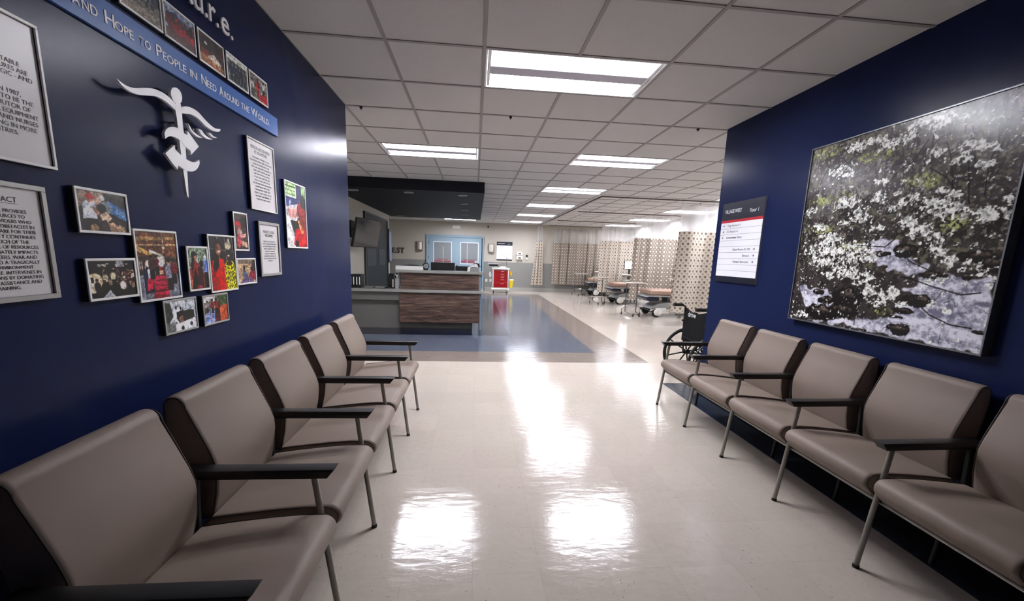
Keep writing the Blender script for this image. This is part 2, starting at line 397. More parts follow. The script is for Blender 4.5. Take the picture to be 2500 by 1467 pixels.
FIX = [(0, 0), (-2, 4), (2, 4), (2, 8), (2, 12), (2, 16), (2, 20), (-2, 20), (8, 8), (8, 12), (8, 16), (8, 20)]
G = 0.61
def ceiling():
    """ceiling tiles with 2x4 ft openings where the fixtures sit"""
    holes = {(i + d, j) for i, j in FIX for d in (0, 1)}
    mb = MB()
    xs = [-4.5] + [i * G for i in range(-7, 11)] + [XBAY + 0.1]; ys = [-4.2] + [j * G for j in range(-6, 23)] + [YB]
    for a, b in zip(xs, xs[1:]):
        for c, d in zip(ys, ys[1:]):
            i, j = round(a / G) if a > -4.4 else -99, round(c / G) if c > -4.1 else -99
            if (i, j) in holes: continue
            mb.poly([(a, c, H), (a, d, H), (b, d, H), (b, c, H)])
    bmesh.ops.remove_doubles(mb.bm, verts=mb.bm.verts, dist=1e-5)
    struct(mb.build('ceiling', tile))
    g = MB(); t = 0.0115
    ops = sorted(holes)
    for i in range(-7, 11):                                     # long bars, broken where a fixture spans
        x = i * G; c = -4.2
        for j in sorted(j for (ii, j) in ops if ii == i and (i - 1, j) in holes) + [None]:
            e = YB if j is None else j * G
            g.box(x - t, x + t, c, e, H - 0.006, H + 0.004)
            if j is not None: c = (j + 1) * G
    for j in range(-6, 23): g.box(-4.5, XBAY, j * G - t, j * G + t, H - 0.005, H + 0.0035)
    struct(g.build('trim_2', tbar))
    struct(MB().box(-4.5, XBAY + 0.1, -4.2, YB, H + 0.22, H + 0.3).build('trim_3', blackm))
ceiling()
struct(MB().box(XL - 0.14, XL, -4.2, YE, 0, H).build('wall_left', navy))
struct(MB().box(XR, XR + 0.14, -4.2, YE, 0, H).build('wall_right', navy))
struct(MB().box(XL - 0.14, XR + 0.14, -4.32, -4.2, 0, H).build('wall_front', navy))
struct(MB().box(XL, XL + 0.012, -4.2, YE, 0, 0.1).build('baseboard_left', navy2))
struct(MB().box(XR - 0.012, XR, -4.2, YE, 0, 0.1).build('baseboard_right', navy2))
struct(MB().box(XN, XL - 0.14, YE - 0.14, YE, 0, H).build('wall_front_left', beige))
struct(MB().box(XR + 0.14, XBAY, YE - 0.14, YE, 0, H).build('wall_front_right', whitew))
struct(MB().box(XBAY, XBAY + 0.1, YE - 0.14, YB, 0, H).build('wall_bay', whitew))
struct(MB().box(XN - 0.14, XN, YE - 0.14, 10.07, 0, H).build('wall_nurse', beige))
struct(MB().box(-4.6, -4.5, 10.0, YB, 0, H).build('wall_far_left', beige))
struct(MB().box(-4.5, XN - 0.14, 9.95, 10.07, 0, H).build('wall_hall', beige))
b = MB(); b.box(-4.5, XBAY, YB, YB + 0.1, 1.16, H); b.build('wall_back', beige)['kind'] = 'structure'
struct(MB().box(-4.5, XBAY, YB - 0.004, YB + 0.1, 0.0, 1.16).build('wall_back_lower', greyw))
struct(MB().box(0.38, XBAY, YB - 0.02, YB - 0.004, 0.0, 0.15).build('baseboard_back', cove))
struct(MB().box(-4.5, -2.0, YB - 0.02, YB - 0.004, 0.0, 0.15).build('baseboard_back_left', cove))
# dark dropped soffit above the nurse station, with recessed downlights
struct(MB().box(XN, 0.113, 4.77, 10.39, 2.499, H).build('trim_4', navy2))
dl = None
for k, (x, y, lab) in enumerate([(-2.267, 5.1, 'in the front row, over the binders'), (-1.274, 5.1, 'middle of the front row of the dark soffit'),
        (-0.29, 5.16, 'front aisle-side corner of the dark soffit'), (-0.297, 6.46, 'second from the front along the aisle edge'),
        (-0.314, 7.7, 'third from the front along the aisle edge'), (-0.327, 8.9, 'fourth from the front along the aisle edge'), (-2.28, 9.95, 'rearmost, beside the nurse station wall')]):
    if dl is None:
        dl = thing('recessed_downlight', '', 'downlight', (x, y, 2.499), 0, 'downlights in the dark soffit')
        m = MB(); m.ring((0, 0, -0.003), 0.082, 0.009, 'z', 28, 6); m.build('trim_ring', greym, dl, True)
        m = MB(); m.cyl((0, 0, -0.004), (0, 0, -0.001), 0.076, n=24); m.build('lens', mat('unlit_lens', '#8a8d92', 0.25), dl)
        o = dl
    else: o = dup(dl, (x, y, 2.499), 0, '')
    o['label'] = 'small round downlight, ' + lab
# fluorescent troffers
lens_m = mat('lit_fluorescent_diffuser', '#ffffff', 0.5, emit=('#f6f8ff', TUBE_POWER))
refl_m = mat('white_reflector', '#f2f2f2', 0.4)
bask_m = mat('perforated_basket', '#c9c6d2', 0.5)
lab_fix = {(0, 0): 'largest lit ceiling troffer, above the seating passage between the chair rows', (-2, 4): 'lit ceiling troffer in front of the dark soffit',
 (2, 4): 'lit ceiling troffer just beyond the passage, first in the row over the aisle', (2, 8): 'lit ceiling troffer, second in the row over the aisle', (2, 12): 'lit ceiling troffer, third in the row over the aisle',
 (2, 16): 'lit ceiling troffer, fourth in the row over the aisle', (2, 20): 'lit ceiling troffer, last of the aisle row, touching the back wall', (-2, 20): 'lit ceiling troffer behind the dark soffit, near the back doors',
 (8, 8): 'lit ceiling troffer just showing behind the navy wall with the directory sign', (8, 12): 'lit ceiling troffer over the first stretcher bay, behind the large dotted curtain', (8, 16): 'lit ceiling troffer over the middle stretcher bay', (8, 20): 'lit ceiling troffer over the last stretcher bay by the back wall'}
tr = None
for i, j in FIX:
    if tr is None:
        tr = thing('ceiling_troffer', '', 'ceiling light', (i * G, j * G, H), 0, 'fluorescent ceiling troffers')
        w, d = 2 * G, G
        m = MB(); e = 0.012; z1 = 0.16
        m.box(e, w - e, e, e + 0.012, -0.004, z1).box(e, w - e, d - e - 0.012, d - e, -0.004, z1).box(e, e + 0.012, e + 0.012, d - e - 0.012, -0.004, z1).box(w - e - 0.012, w - e, e + 0.012, d - e - 0.012, -0.004, z1)
        m.box(e, w - e, e, d - e, z1, z1 + 0.02); m.build('housing', refl_m, tr)
        for nm, ya, yb, sgn in (('near', 0.026, 0.195, 1), ('far', d - 0.195, d - 0.026, -1)):
            m = MB(); n = 8; P = []
            for k in range(n + 1):
                t = k / n; y = ya + (yb - ya) * t
                zz = 0.02 + 0.085 * math.sin(PI * (t if sgn > 0 else 1 - t) * 0.62)
                P.append((y, zz))
            pts = P + [(y, z + 0.008) for y, z in P[::-1]]
            m.prism(pts, 'x', 0.05, w - 0.05); m.build('diffuser', lens_m, tr, True)
        m = MB(); P = [(0.204, 0.105), (0.215, 0.022), (0.245, -0.002), (d - 0.245, -0.002), (d - 0.215, 0.022), (d - 0.204, 0.105), (d - 0.211, 0.105), (d - 0.222, 0.03), (d - 0.248, 0.006), (0.248, 0.006), (0.222, 0.03), (0.211, 0.105)]
        m.prism(P, 'x', 0.05, w - 0.05); m.build('basket', bask_m, tr, True)
        for xx in (0.03, w - 0.05): m = MB(); m.box(xx, xx + 0.02, 0.03, d - 0.03, 0.0, 0.11, 0.004); m.build('end_plate', refl_m, tr)
        o = tr
    else: o = dup(tr, (i * G, j * G, H), 0, '')
    o['label'] = lab_fix[(i, j)]
for k, (x, lab) in enumerate([(-1.08, 'at the end of the wall of framed photos'), (0.27, 'in the middle of the passage ceiling'), (2.1, 'near the wall with the directory sign')]):
    m = MB((x, 1.22, H - 0.006)); m.box(x - 0.012, x + 0.012, 1.212, 1.228, H - 0.018, H - 0.006).cyl((x, 1.22, H - 0.03), (x, 1.22, H - 0.018), 0.005, n=8)
    tag(m.build('ceiling_hook', blackm), 'dark hook on a ceiling bar ' + lab, 'hook', 'ceiling bar hooks')

# ================================================================ waiting chairs
def arc(cx, cz, r, a0, a1, n=6): return [(cx + r * math.cos(math.radians(a0 + (a1 - a0) * k / n)), cz + r * math.sin(math.radians(a0 + (a1 - a0) * k / n))) for k in range(n + 1)]
SEAT_P = [(-0.47, 0.335), (-0.20, 0.350)] + arc(-0.06, 0.40, 0.05, -100, -60, 3) + arc(-0.028, 0.424, 0.043, -35, 90, 9) + [(-0.10, 0.468), (-0.20, 0.461), (-0.32, 0.448), (-0.44, 0.432), (-0.47, 0.40)]
BACK_P = [(-0.452, 0.405), (-0.430, 0.50), (-0.421, 0.58), (-0.423, 0.62), (-0.438, 0.67), (-0.478, 0.765), (-0.510, 0.838)] + arc(-0.548, 0.840, 0.038, 15, 160, 7) + [(-0.585, 0.79), (-0.568, 0.66), (-0.548, 0.55), (-0.540, 0.405)]
def make_chair(arms):
    """local frame: front foot at x=0, wall towards -x; arms = y sides that carry an arm"""
    t = thing('waiting_chair', '', 'chair')
    hw = 0.252; bw = 0.220
    m = MB(); m.prism(SEAT_P, 'y', -hw, hw, 0.018, 4); s = m.build('seat', vinyl, t, True)
    for y in (-hw + 0.003, hw - 0.003): m = MB(); m.tube([(x * 0.97 - 0.012, y, 0.41 + (z - 0.41) * 0.93) for x, z in SEAT_P], 0.003, 6, True); m.build('piping', pipe_m, s, True)
    m = MB(); m.prism(BACK_P, 'y', -bw, bw, 0.016, 4); k = m.build('backrest', vinyl, t, True)
    for y in (-bw + 0.003, bw - 0.003): m = MB(); m.tube([(-0.497 + (x + 0.497) * 0.93, y, 0.63 + (z - 0.63) * 0.975) for x, z in BACK_P], 0.003, 6, True); m.build('piping', pipe_m, k, True)
    m = MB(); m.cyl((-0.06, -hw - 0.015, 0.338), (-0.06, hw + 0.015, 0.338), 0.011).cyl((-0.42, -hw - 0.015, 0.33), (-0.42, hw + 0.015, 0.33), 0.011)
    m.box(-0.42, -0.06, -0.13, -0.11, 0.325, 0.35).box(-0.42, -0.06, 0.11, 0.13, 0.325, 0.35); m.build('seat_frame', greym, t, True)
    for y in arms:
        m = MB(); m.prism([(-0.50, 0.602), (-0.015, 0.600), (0.012, 0.634), (-0.50, 0.636)], 'y', y - 0.026, y + 0.026, 0.004, 2)
        m.build('armrest', black, t, True)
        m = MB(); m.prism([(-0.535, 0.34), (-0.47, 0.34), (-0.455, 0.60), (-0.50, 0.635), (-0.52, 0.60)], 'y', y - 0.010, y + 0.010, 0.003, 1)
        m.build('arm_bracket', blackm, t)
        m = MB(); m.cyl((0.0, y, 0.008), (-0.068, y, 0.602), 0.0115, n=14); lg = m.build('leg', greym, t, True)
        m = MB(); m.cyl((0.0005, y, 0.0), (-0.001, y, 0.016), 0.0135, n=14); m.build('foot_cap', blackm, lg, True)
        m = MB(); m.tube([(-0.47, y, 0.37), (-0.43, y, 0.33), (-0.40, y, 0.0)], 0.0115, 10); m.build('leg', black, t, True)
    return t
LA = -0.267
chL = make_chair([LA]); chR = make_chair([-LA]); chLe = make_chair([LA, -LA]); chRe = make_chair([-LA, LA])
labL = ['taupe vinyl armchair by the wall of framed photos, frontmost of its row', 'taupe armchair by the wall of framed photos, second from the front',
        'taupe armchair by the wall of framed photos, middle of five', 'taupe armchair by the wall of framed photos, next to the chair at the far end', 'taupe armchair at the far end of the row by the wall of framed photos']
for k in range(5):
    y = -1.688 + 0.54 * k
    if k == 0: o = chL; o.location = (-0.53, y, 0); o['label'] = labL[0]; o['group'] = 'waiting chairs by the wall of framed photos'
    elif k == 4: o = chLe; o.location = (-0.53, y, 0); o['label'] = labL[4]; o['group'] = 'waiting chairs by the wall of framed photos'
    else: o = dup(chL, (-0.53, y, 0), 0, labL[k], 'waiting chairs by the wall of framed photos')
labR = ['taupe armchair past the front edge of the landscape picture, frontmost of its row', 'taupe armchair under the landscape picture, second from the front of its row',
        'taupe armchair under the landscape picture, middle of its row of five', 'taupe armchair between the directory sign and the landscape picture, second from the wheelchair', 'taupe armchair beside the wheelchair, below the directory sign']
for k in range(5):
    y = -1.534 + 0.533 * k
    if k == 0: o = chR; o.location = (1.78, y, 0); o.rotation_euler = (0, 0, PI); o['label'] = labR[0]; o['group'] = 'waiting chairs under the landscape picture'
    elif k == 4: o = chRe; o.location = (1.78, y, 0); o.rotation_euler = (0, 0, PI); o['label'] = labR[4]; o['group'] = 'waiting chairs under the landscape picture'
    else: o = dup(chR, (1.78, y, 0), PI, labR[k], 'waiting chairs under the landscape picture')
# ================================================================ left wall display
LOGO = {
 'lw': [(-1.3132, 1.9087), (-1.2951, 1.9027), (-1.2687, 1.9011), (-1.2371, 1.9079), (-1.1968, 1.9238), (-1.1582, 1.9355), (-1.1188, 1.939), (-1.0822, 1.9333), (-1.0506, 1.92), (-1.054, 1.8968), (-1.0859, 1.9081), (-1.1158, 1.9144), (-1.1486, 1.9144), (-1.1879, 1.9026), (-1.2253, 1.8914), (-1.257, 1.8877), (-1.2811, 1.8902), (-1.3, 1.8975)],
 'head': [(-1.0581, 1.9767), (-1.0391, 1.9828), (-1.0215, 1.9771), (-1.0146, 1.9622), (-1.0189, 1.9432), (-1.0321, 1.9303), (-1.055, 1.9244), (-1.0699, 1.9352), (-1.0744, 1.9529), (-1.0679, 1.9682)],
 'body': [(-1.0525, 1.9267), (-1.0278, 1.9337), (-1.0239, 1.9091), (-1.0261, 1.8531), (-1.0227, 1.8133), (-1.0241, 1.7513), (-1.027, 1.6777), (-1.0328, 1.5842), (-1.0413, 1.591), (-1.0487, 1.6891), (-1.0527, 1.7649), (-1.0551, 1.8246), (-1.0559, 1.8691), (-1.059, 1.8976)],
 'rw': [(-1.0342, 1.9156), (-0.9976, 1.9319), (-0.9609, 1.9375), (-0.924, 1.9338), (-0.8913, 1.9199), (-0.8568, 1.9084), (-0.8199, 1.9023), (-0.7813, 1.9105), (-0.7856, 1.9018), (-0.8068, 1.8918), (-0.8411, 1.8878), (-0.8819, 1.8927), (-0.9155, 1.9044), (-0.9441, 1.9115), (-0.9771, 1.91), (-1.0256, 1.8975)],
 'f1': [(-0.9971, 1.8708), (-0.9856, 1.8624), (-0.9737, 1.8502), (-0.9459, 1.8421), (-0.9137, 1.8384), (-0.9387, 1.8333), (-0.9672, 1.8389), (-0.9872, 1.8515)],
 'f2': [(-0.9378, 1.8684), (-0.9164, 1.868), (-0.9004, 1.8573), (-0.8744, 1.8506), (-0.8466, 1.8496), (-0.8754, 1.8431), (-0.9108, 1.8463), (-0.9269, 1.8554)],
 'f3': [(-0.8743, 1.8701), (-0.8574, 1.872), (-0.8396, 1.8656), (-0.8136, 1.8652), (-0.8357, 1.8593), (-0.8589, 1.8621)],
 'hook': [(-1.1308, 1.777), (-1.1314, 1.7959), (-1.1169, 1.8158), (-1.0904, 1.8302), (-1.0632, 1.8347), (-1.043, 1.8305), (-1.0226, 1.8246), (-1.0072, 1.8237), (-1.0032, 1.8403), (-0.944, 1.797), (-0.9959, 1.7536), (-0.9994, 1.7686), (-1.0242, 1.777), (-1.0488, 1.7911), (-1.0738, 1.797), (-1.0991, 1.7951), (-1.1178, 1.7867)],
 'arrow': [(-1.1385, 1.7255), (-1.0854, 1.7678), (-1.0841, 1.7522), (-1.0566, 1.7386), (-1.0272, 1.7298), (-0.9959, 1.7261), (-0.9704, 1.7316), (-0.95, 1.7442), (-0.9494, 1.7307), (-0.9654, 1.7084), (-0.9929, 1.6911), (-1.0258, 1.6858), (-1.0562, 1.6901), (-1.0762, 1.6962), (-1.0816, 1.68), (-1.1065, 1.6974)],
}
P_BLOSSOM = [(0.223, 0.838, 0.075, 0.027), (0.3, 0.813, 0.029, 0.016), (0.308, 0.949, 0.069, 0.02), (0.393, 0.956, 0.064, 0.02), (0.481, 0.915, 0.068, 0.024), (0.552, 0.932, 0.055, 0.019), (0.597, 0.97, 0.052, 0.018), (0.681, 0.953, 0.055, 0.026), (0.769, 0.949, 0.026, 0.01), (0.821, 0.821, 0.061, 0.02), (0.884, 0.798, 0.032, 0.012), (0.789, 0.771, 0.032, 0.016), (0.876, 0.737, 0.039, 0.015), (0.69, 0.821, 0.032, 0.013), (0.663, 0.794, 0.021, 0.009), (0.458, 0.67, 0.037, 0.025), (0.454, 0.746, 0.041, 0.012), (0.529, 0.614, 0.034, 0.019), (0.609, 0.632, 0.053, 0.023), (0.664, 0.616, 0.034, 0.022), (0.555, 0.675, 0.029, 0.008), (0.737, 0.657, 0.038, 0.013), (0.799, 0.639, 0.029, 0.014), (0.78, 0.586, 0.066, 0.029), (0.829, 0.556, 0.042, 0.024), (0.716, 0.601, 0.024, 0.025), (0.937, 0.546, 0.055, 0.023), (0.971, 0.593, 0.023, 0.011), (0.281, 0.663, 0.072, 0.027), (0.365, 0.593, 0.056, 0.031), (0.289, 0.558, 0.037, 0.016), (0.477, 0.52, 0.041, 0.012), (0.201, 0.483, 0.078, 0.028), (0.158, 0.422, 0.094, 0.034), (0.291, 0.42, 0.084, 0.032), (0.398, 0.419, 0.067, 0.031), (0.449, 0.388, 0.063, 0.03), (0.352, 0.357, 0.069, 0.032), (0.171, 0.354, 0.081, 0.028), (0.315, 0.292, 0.073, 0.027), (0.254, 0.278, 0.051, 0.016), (0.437, 0.276, 0.065, 0.03), (0.494, 0.209, 0.041, 0.03), (0.563, 0.176, 0.048, 0.029), (0.615, 0.21, 0.028, 0.024), (0.663, 0.158, 0.026, 0.014), (0.628, 0.532, 0.044, 0.023), (0.687, 0.493, 0.05, 0.027), (0.745, 0.447, 0.047, 0.03), (0.776, 0.404, 0.031, 0.021), (0.83, 0.363, 0.036, 0.025), (0.898, 0.34, 0.046, 0.024), (0.948, 0.318, 0.025, 0.016), (0.978, 0.296, 0.018, 0.023), (0.777, 0.276, 0.031, 0.017), (0.734, 0.247, 0.024, 0.013), (0.795, 0.183, 0.023, 0.017), (0.846, 0.155, 0.029, 0.013), (0.1, 0.036, 0.059, 0.018), (0.057, 0.645, 0.044, 0.018), (0.133, 0.547, 0.056, 0.017)]
P_GREEN = [(0.095, 0.96, 0.083, 0.028), (0.173, 0.698, 0.128, 0.028), (0.136, 0.536, 0.082, 0.023), (0.644, 0.722, 0.075, 0.022), (0.408, 0.877, 0.104, 0.024), (0.681, 0.699, 0.049, 0.018), (0.808, 0.518, 0.05, 0.032), (0.574, 0.118, 0.048, 0.017), (0.35, 0.43, 0.069, 0.021)]
P_ROCK = [(0.376, 0.167, 0.08, 0.047), (0.228, 0.06, 0.098, 0.039), (0.367, 0.09, 0.075, 0.032), (0.248, 0.137, 0.045, 0.02), (0.191, 0.178, 0.034, 0.014), (0.676, 0.042, 0.052, 0.023), (0.677, 0.132, 0.043, 0.013), (0.729, 0.184, 0.064, 0.026), (0.979, 0.085, 0.019, 0.007), (0.521, 0.393, 0.045, 0.012), (0.634, 0.406, 0.053, 0.026), (0.772, 0.302, 0.054, 0.015), (0.917, 0.379, 0.057, 0.023), (0.968, 0.349, 0.036, 0.026), (0.646, 0.099, 0.032, 0.007), (0.499, 0.01, 0.021, 0.006), (0.898, 0.3, 0.021, 0.012)]
P_WATER = [[(0.476, 0.466), (0.576, 0.467), (0.58, 0.397), (0.742, 0.335), (0.722, 0.308), (0.656, 0.287), (0.513, 0.329), (0.46, 0.388)], [(0.037, 0.195), (0.255, 0.206), (0.307, 0.138), (0.275, 0.101), (0.104, 0.092)], [(0.724, 0.3), (0.998, 0.305), (1.005, -0.001), (0.04, 0.015), (0.276, 0.027), (0.477, 0.069), (0.635, 0.107), (0.729, 0.184), (0.651, 0.222), (0.734, 0.247)]]
P_BRANCH = [[(0.645, 0.89), (0.606, 0.832), (0.536, 0.777), (0.463, 0.698)], [(0.686, 0.756), (0.749, 0.712), (0.789, 0.657)], [(0.85, 0.593), (0.82, 0.753), (0.804, 0.802)], [(0.806, 0.9), (0.821, 0.836), (0.851, 0.716)], [(0.896, 0.895), (0.905, 0.814), (0.889, 0.738), (0.898, 0.618)], [(0.069, 0.734), (0.095, 0.819), (0.134, 0.898), (0.109, 0.957)], [(0.283, 0.714), (0.376, 0.769), (0.443, 0.804), (0.556, 0.817)], [(0.306, 0.721), (0.386, 0.66), (0.497, 0.627)], [(0.78, 0.666), (0.747, 0.8), (0.721, 0.862)], [(0.638, 0.287), (0.685, 0.28), (0.782, 0.251), (0.891, 0.226), (0.956, 0.24)], [(0.74, 0.167), (0.789, 0.129), (0.872, 0.099), (0.95, 0.096)], [(0.383, 0.439), (0.535, 0.426), (0.577, 0.462)], [(0.636, 0.397), (0.66, 0.36), (0.778, 0.311)]]
XF = XL + 0.035
def frame(name, label, cat, y0, y1, z0, z1, wall='L', depth=0.018, bd=0.008, fm=None, group=None):
    xw = XL if wall == 'L' else XR; s = 1 if wall == 'L' else -1
    off = (xw, (y0 + y1) / 2, (z0 + z1) / 2)
    t = thing(name, label, cat, off, 0, group)
    m = MB(off); xm = xw + s * (depth - 0.003)
    xa, xb = sorted((xw + s * (depth - 0.005), xw + s * depth))
    for q, (a_, b_, c_, d_) in enumerate(((y0, y1, z0, z0 + bd), (y0, y1, z1 - bd, z1), (y0, y0 + bd, z0 + bd, z1 - bd), (y1 - bd, y1, z0 + bd, z1 - bd))): m.box(xa, xb, a_, b_, c_, d_, 0.0012, 1)
    m.build('frame', fm or framew, t)
    m = MB(off); xa, xb = sorted((xw, xw + s * (depth - 0.005))); e = 0.0006
    for a_, b_, c_, d_ in ((y0 + e, y1 - e, z0 + e, z0 + bd - e), (y0 + e, y1 - e, z1 - bd + e, z1 - e), (y0 + e, y0 + bd - e, z0 + bd, z1 - bd), (y1 - bd + e, y1 - e, z0 + bd, z1 - bd)): m.box(xa, xb, a_, b_, c_, d_)
    m.build('frame_side', framed, t)  # body behind the moulding, coloured dark as if in shade
    return t, off, xm
def photo(cv, label, y0, y1, z0, z1, group, bd=0.008, fm=None):
    cv.noise(36, .45, 3); cv.noise(9, .35, 3); g_ = cv.a.mean(-1, keepdims=True); cv.a = np.clip(g_ + (cv.a - g_) * .92, 0, 1); cv.a = np.clip(.36 + (cv.a - .40) * 1.35, 0, 1)
    t, off, xm = frame('framed_photo', label, 'framed photo', y0, y1, z0, z1, 'L', 0.018, bd, fm, group)
    print_mesh('photo_print', cv, y0 + bd, y1 - bd, z0 + bd, z1 - bd, xm, 'L', PRINT_GLOSS, t, off)
    return t
CG = 'small framed photos clustered under the white emblem'
def cv(w, h, bg, seed): return Canvas(w, h, bg, seed)
# A: two men in caps unloading boxes
c = cv(84, 60, '3b332f', 1); c.po([(0, .55), (.45, 1), (0, 1)], '8a7468'); c.po([(.1, .6), (.3, 1), (.55, 1), (.4, .5)], 'a48a7c'); c.po([(.45, 1), (1, .85), (1, 1)], '55504c'); c.po([(.62, .80), (1, .62), (1, .30), (.66, .48)], '4a6f9e'); c.po([(.72, .70), (.98, .55), (.98, .38), (.74, .5)], '6a93c4')
c.po([(.60, .40), (1, .18), (1, .30), (.66, .48)], '15151a'); c.po([(.08, .30), (.10, .70), (.20, .78), (.33, .74), (.36, .32)], 'c3c8d2'); c.po([(.30, .66), (.50, .38), (.54, .30), (.48, .28), (.30, .50)], '96705d'); c.el(.24, .80, .065, .09, 'b07a63'); c.el(.24, .87, .075, .06, 'b8302c'); c.el(.32, .84, .04, .02, 'b8302c')
c.el(.50, .86, .05, .075, 'dedfe0'); c.po([(.46, .76), (.62, .80), (.70, .55), (.60, .45)], '6d7880'); c.el(.46, .60, .10, .11, '1c1715'); c.po([(.42, .42), (.56, .52), (.66, .36), (.58, .26), (.44, .28)], 'cdb197'); c.po([(.07, .30), (.36, .30), (.42, .02), (.08, .02)], '0c0b0d'); c.el(.28, .06, .09, .12, 'a28368')
c.po([(.48, .30), (.60, .24), (.80, .0), (.62, .0)], 'a5836c'); c.po([(.68, .25), (.94, .0), (.80, .0), (.60, .22)], 'bf977e'); c.po([(.46, .28), (.54, .30), (.60, .1), (.52, .05)], '4a2c24'); c.po([(.80, .20), (.93, .14), (.93, .02), (.8, .04)], 'b19878'); c.noise(14, .25)
photo(c, 'small framed photo of two men in red and white caps unloading boxes', -1.4829, -1.2994, 1.4237, 1.5568, CG)
# B: warehouse aisle
c = cv(84, 104, '3a2b22', 2); c.re(0, .60, 1, 1, '704830'); c.po([(0, .86), (1, .90), (1, .94), (0, .92)], '9a7850'); c.ln([(.02, .80), (1, .82)], .012, 'caa77c'); c.ln([(.65, 1), (.66, .75), (.64, .70)], .01, 'c2a288'); c.el(.66, .77, .03, .02, 'fff4d8'); c.po([(0, .80), (.36, .68), (.36, .63), (0, .72)], 'c9a365'); c.po([(.30, .70), (.62, .63), (.62, .66), (.3, .74)], 'f1e6cf'); c.re(0, .42, 1, .64, '4c3d38'); c.noise(22, .5)
for k in range(30): x = float(c.rng.random()); c.re(x, .45, x + .02, .45 + .16 * float(c.rng.random()), ['c8b9ac', '26191a', '8b7465'][k % 3], .8)
c.re(.42, .52, .66, .64, 'e3dcd2'); c.po([(0, 0), (1, 0), (1, .35), (.75, .42), (.4, .42), (0, .35)], '777a84'); c.po([(.28, 0), (.70, 0), (.66, .40), (.5, .5), (.42, .4)], '8e1c34')
for z in (.05, .13, .21, .29): c.re(.32, z, .68, z + .055, 'b3224a'); c.re(.33, z + .055, .66, z + .07, '4d0d1e')
c.re(.48, .36, .60, .42, 'd7b89a'); c.po([(.10, .08), (.10, .42), (.20, .50), (.30, .47), (.34, .10)], '1a1f45'); c.el(.24, .53, .07, .05, 'bfa79c'); c.po([(.2, .44), (.26, .46), (.28, .25), (.22, .25)], 'b9c4e2'); c.po([(.16, .12), (.30, .16), (.32, .34), (.18, .30)], 'b01d44'); c.person(.32, .30, .36, '48302c'); c.person(.45, .36, .3, '6e1f33'); c.person(.76, .10, .50, '8c8a9e', '17171f', 'a98977'); c.person(.88, .2, .4, '6b1f2e'); c.el(.56, .52, .07, .04, 'ded9dc'); c.noise(30, .2)
photo(c, 'largest framed photo of the cluster, a warehouse aisle with red crates', -1.2931, -1.0877, 1.193, 1.4482, CG)
# C: big group of people
c = cv(84, 60, '1b1614', 3); c.noise(10, .5)
for k in range(14): x = .05 + .9 * float(c.rng.random()); c.re(x, .82 + .12 * float(c.rng.random()), x + .06, .845 + .12 * 1 * .5, 'e9e4d8', .8)
c.re(.60, .82, .76, 1, '8f8c90'); c.el(.10, .45, .17, .22, 'd2bb9b'); c.re(0, .15, .12, .45, 'c6b8a4'); c.re(.03, .42, .09, .56, '2c2b31')
for k in range(46):
    x = .30 + .68 * float(c.rng.random()); y = .15 + .45 * (1 - k / 46); c.person(x, y - .1, .34, ['2a2226', '8e7d6c', '17151b', '5c4b48', 'b9a99b', '6a2730'][k % 6], '121014', ['8a6450', '6b4636', 'c09a80'][k % 3])
c.person(.33, .25, .45, 'd9cbb2'); c.person(.50, .3, .45, 'cfc5ac'); c.el(.70, .30, .07, .12, 'eae2d6'); c.person(.15, .02, .5, '1d1b22'); c.person(.30, .02, .45, '0f0d10'); c.po([(.25, 0), (.4, .2), (.5, 0)], 'b9bdc6'); c.noise(28, .3)
photo(c, 'framed dark photo of a large group of people beside the warehouse photo', -1.4796, -1.2957, 1.2177, 1.3484, CG)
# D: loaded white truck
c = cv(84, 60, 'b9bec4', 4); c.po([(0, 1), (.18, .95), (.25, .5), (.1, .3), (0, .3)], '3a4238'); c.noise(16, .35); c.po([(0, 0), (.35, 0), (.35, .3), (0, .32)], '6f7272'); c.po([(.35, .62), (.7, .72), (.95, .60), (.95, .25), (.45, .18), (.36, .4)], '262225'); c.po([(.42, .42), (.55, .5), (.56, .25), (.46, .2)], '8a6a5a')
for x, y in ((.35, .78), (.50, .74), (.58, .7), (.68, .74), (.8, .72)): c.el(x, y, .03, .06, '1d1a1c')
c.po([(.55, .74), (.86, .82), (.90, .66), (.6, .64)], '9aa0a8'); c.po([(.30, .0), (.30, .22), (.95, .35), (.98, .12), (.6, 0)], 'e4e6ea'); c.el(.52, .06, .05, .07, '161618'); c.el(.82, .15, .05, .07, '161618'); c.noise(20, .15)
photo(c, 'framed photo of a loaded white truck, under the warehouse photo', -1.1962, -1.0113, 1.0558, 1.1893, CG, .008, frames)
# E: woman in red among trees
c = cv(60, 84, '83927f', 5); c.noise(18, .6); c.re(0, 0, 1, .5, '9a5b48'); c.noise(10, .3); c.po([(.10, .25), (.12, .66), (.3, .74), (.5, .6), (.45, .25)], '8e1c28'); c.el(.32, .82, .15, .10, '201614'); c.po([(.25, .85), (.12, .6), (.2, .4), (.3, .7)], '15100f'); c.el(.38, .78, .07, .05, '9b6b55'); c.po([(.3, .6), (.7, .68), (.7, .62), (.35, .5)], '9e4a3e')
c.po([(.2, .3), (.35, .5), (.5, .2), (.35, 0), (.1, 0)], '17121a'); c.el(.68, .62, .1, .09, '1a1312'); c.po([(.45, 0), (.48, .55), (.72, .58), (.76, 0)], '452028'); c.noise(30, .3); c.po([(.78, 0), (.8, .4), (1, .4), (1, 0)], '14131a'); c.re(.78, .4, 1, .72, '6f86c2'); c.el(.9, .76, .09, .06, 'cfd3d6'); c.el(.5, .03, .15, .05, 'b04454')
photo(c, 'framed photo of a woman in red taking notes, between warehouse photo and portrait', -1.0417, -0.9093, 1.2102, 1.3944, CG, .008)
